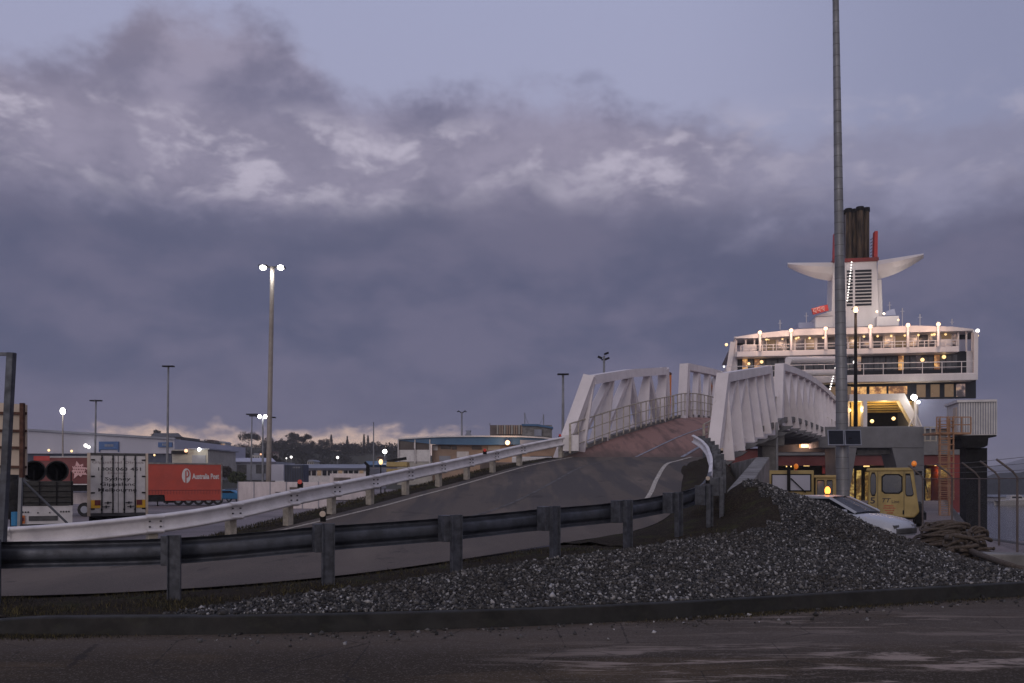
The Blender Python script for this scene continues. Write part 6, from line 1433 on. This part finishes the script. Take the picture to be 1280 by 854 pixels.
for s_ in (-1, 1):
    for (xa, za, wa), (xb, zb2, wb_) in (((.25, 1.345, .585), (1.12, .93, .735)), ((-.45, 1.36, .58), (-.45, .92, .75)), ((-1.12, 1.34, .585), (-1.75, .94, .72))):
        mb = MB(); mb.bar((xa, s_*wa, za), (xb, s_*wb_, zb2), .075, .05, up=(0, s_, .3)); link('pillar', mb, 'car_white', car, local=True)
    mb = MB(); mb.bar((-1.12, s_*.585, 1.35), (.26, s_*.585, 1.35), .07, .05); link('roof_rail', mb, 'car_white', car, local=True)
    mb = MB(); mb.box(2.1, 2.235, s_*.55-.14, s_*.55+.14, .50, .60); link('headlight', mb, 'chrome', car, local=True)
    mb = MB(); mb.box(.75, .93, s_*.95-.09, s_*.95+.09, .90, 1.02); link('door_mirror', mb, 'car_white', car, local=True, bevel=.02)
    for x in (-1.35, 1.4):
        mb = MB(); mb.cyl((x, s_*.78-.1, .31), .31, .2, (0, 1, 0), 20); w2 = link('wheel', mb, 'black_rubber', car, local=True); mb = MB(); mb.cyl((x, s_*.78-.112, .31), .18, .224, (0, 1, 0), 14); link('rim', mb, 'chrome', w2, local=True)
mb = MB(); mb.box(2.2, 2.3, -.62, .62, .34, .5); link('bumper', mb, 'concrete_dark', car, local=True, bevel=.03)
mb = MB(); mb.cyl((-.15, 0, 1.40), .06, .06, seg=10); bb = link('beacon_base', mb, 'black_metal', car, local=True); mb = MB(); mb.ball((-.15, 0, 1.55), .085, 10, 8, 1.5); link('beacon_lens', mb, 'flame', bb, local=True)
plight('beacon_light', car.matrix_world @ Vector((.1, -.1, 1.75)), 5, (1, .35, .08), .08, car)
# coiled mooring ropes
def coil(px, py, Y, rx, ry, n, seed, label, rr_=.05, zb=-.25):
    r_ = random.Random(seed); mb = MB(); cx = xat(px, Y)
    for k in range(n):
        a0_ = r_.random()*6.28; f = k/n; pts = []; sx_ = rx*(.55+.5*r_.random())*(1-.35*f); sy_ = ry*(.55+.5*r_.random())*(1-.35*f); ox, oy = r_.uniform(-.3, .3)*rx, r_.uniform(-.3, .3)*ry; zz = zb+.06+f*.62
        for j in range(40):
            a = a0_+2*math.pi*j/40*.97; pts.append((cx+ox+sx_*math.cos(a)*(1+.04*math.sin(3*a+k)), Y+oy+sy_*math.sin(a), zz+.03*math.sin(2*a+k*1.7)+r_.uniform(-.01, .01)-.10*(abs(math.cos(a))**3)))
        mb.tube(pts, rr_*(.8+.4*r_.random()), 7)
    setp(link('mooring_rope', mb, 'rope', base=(cx, Y, zb), smooth=True), label, 'rope', 'heaps of mooring rope')
coil(1180, 665, 24.6, .68, .7, 46, 3, 'big tangled heap of thick brown mooring rope right of the white car', .036)
coil(1200, 686, 20.2, .42, .4, 9, 8, 'smaller rope coil trailing down behind the gravel', .04, -.28)
coil(1222, 684, 23.2, .35, .35, 8, 11, 'dark loose rope lying at the foot of the black pillar', .035, -.28)
mb = MB(); mb.tube([P(1188, 672, 22.5), P(1204, 684, 20.5), P(1225, 694, 19.2), P(1250, 703, 18), P(1290, 716, 17)], [.07]*5, 8); setp(link('mooring_rope', mb, 'rope', base=P(1240, 700, 18), smooth=True), 'single thick rope running from the heap to the right edge', 'rope', 'heaps of mooring rope')
# bollard-like block and low concrete edge
mb = MB(); mb.hexa([Vector(p) for p in ((10.4, 19.3, -.3), (15.5, 16.6, -.3), (15.7, 17.2, -.3), (10.6, 19.9, -.3))], [Vector(p) for p in ((10.4, 19.3, -.02), (15.5, 16.6, .05), (15.7, 17.2, .05), (10.6, 19.9, -.02))]); setp(link('concrete_edge', mb, 'concrete', base=(12, 18, -.3), bevel=.03), 'low worn concrete edging behind the gravel heap at the right', 'edging')
# chain-link fence
fp = [Vector((15.4, 33.0, -.28)), Vector((15.0, 30.0, -.28)), Vector((14.55, 27.4, -.28)), Vector((13.95, 25.2, -.28)), Vector((13.15, 22.9, -.28)), Vector((12.6, 20.6, -.26)), Vector((12.3, 18.4, -.26))]
fc = empty('chain_link_fence', (13.9, 25.2, -.28), 'chain-link fence with cranked posts along the quay edge at the right', 'fence')
for i, p in enumerate(fp):
    mb = MB(); hh = 2.0; mb.tube([p-Vector((0, 0, .1)), p+Vector((0, 0, hh-.05)), p+Vector((-.12, 0, hh+.1)), p+Vector((-.52, .05, hh+.42))], .03, 8); link('post', mb, 'louvre_brown', fc)
mb = MB(); mb.tube([p+Vector((0, 0, 1.92)) for p in fp], .018, 6); link('top_rail', mb, 'louvre_brown', fc)
mb = MB(); c_ = cum(fp)
def fat(s_, z):
    s_ = max(0, min(c_[-1]-1e-4, s_)); j = max(0, int(np.searchsorted(c_, s_))-1); j = min(j, len(fp)-2); return fp[j].lerp(fp[j+1], (s_-c_[j])/(c_[j+1]-c_[j]))+Vector((0, 0, z))
s_ = -1.9
while s_ < c_[-1]:
    for sg_ in (0, 1):
        pts = [fat(s_+1.9*k/6 if sg_ == 0 else s_+1.9-1.9*k/6, .02+1.88*k/6) for k in range(7)]
        mb.tube(pts, .002, 3, caps=False)
    s_ += .11
link('wire_mesh', mb, 'galv_post', fc)
for zz in (2.12, 2.26, 2.4):
    mb = MB(); off = (zz-2.05)*1.3; mb.tube([p+Vector((-.1-off, 0, zz)) for p in fp], .006, 4); link('barbed_wire', mb, 'galv_post', fc)
# motor boats
def boat(px, py, Y, L, label):
    o = empty('motor_boat', (xat(px, Y), Y, -2.6), label, 'boat', 'boats moored across the water'); x = xat(px, Y); zb = -2.65; w_ = L*.16; secs = []
    for f in (0, .15, .4, .7, .9, 1):
        ww = w_*(.85+.3*math.sin(f*2.2))*(1 if f < .7 else (1-(f-.7)/.3*.93)); z1 = zb+L*.13*(1+.35*f); secs.append([Vector((x-L/2+L*f, Y-ww, z1)), Vector((x-L/2+L*f, Y-ww*.6, zb)), Vector((x-L/2+L*f, Y+ww*.6, zb)), Vector((x-L/2+L*f, Y+ww, z1)), Vector((x-L/2+L*f, Y-ww, z1))])
    mb = MB(); mb.grid(secs); link('hull', mb, 'paint_white', o); mb = MB(); mb.extr([Vector((x-L*.22, Y-w_*.6, zb+L*.14)), Vector((x+L*.2, Y-w_*.6, zb+L*.14)), Vector((x+L*.08, Y-w_*.6, zb+L*.27)), Vector((x-L*.18, Y-w_*.6, zb+L*.27))], (0, w_*1.2, 0)); cb_ = link('cabin', mb, 'paint_white', o)
    mb = MB(); mb.box(x-L*.15, x+L*.1, Y-w_*.62, Y-w_*.58, zb+L*.19, zb+L*.235); link('window', mb, 'glass_dark', cb_)
boat(1270, 630, 145, 6.5, 'white motor boat moored across the water behind the fence'); 
mb = MB(); mb.pbox(1251, 1300, 621.5, 627.5, 165, 6); sh3 = setp(link('boat_shed', mb, 'paint_white', base=P(1275, 627, 165)), 'long white waterside shed on the far shore behind the boats', 'shed')
mb = MB(); mb.extr([P(1250, 621.4, 164.6), P(1301, 621.4, 164.6), P(1297, 619, 166), P(1254, 619, 166)], (0, 6, 0)); link('roof', mb, 'roof_grey', sh3)

mb = MB(); mb.bar(P(835.5, 560, 58), P(837.5, 469, 58), .26, .2, up=(0, 1, 0), w2=.16); oj = setp(link('marker_post', mb, 'refl_orange', base=(P(835.5, 560, 58).x, 58, -1)), 'slim orange-brown upright post seen just past the near left truss', 'post')
mb = MB(); mb.ball(P(837.5, 467.5, 58), .12, 8, 6); link('cap', mb, 'rust', oj)
mb = MB(); mb.cyl((P(835.5, 560, 58).x, 58, -1), .15, zat(559, 58)+1, seg=8); link('foot', mb, 'rust', oj)
# ------------------------------------------------------------------ HAZE
mb = MB(); mb.box(-2600, 2700, -700, 2400, -8, 66); hz = link('haze', mb, 'lot'); setp(hz, 'thin evening haze over the port', 'haze', kind='stuff')
hm = bpy.data.materials.new('haze'); hm.use_nodes = True; nt = hm.node_tree; nt.nodes.remove(nt.nodes['Principled BSDF'])
pv = nt.nodes.new('ShaderNodeVolumePrincipled'); pv.inputs['Color'].default_value = (.82, .83, .92, 1); pv.inputs['Density'].default_value = .0004
nt.links.new(pv.outputs[0], nt.nodes['Material Output'].inputs['Volume']); hz.data.materials.clear(); hz.data.materials.append(hm)
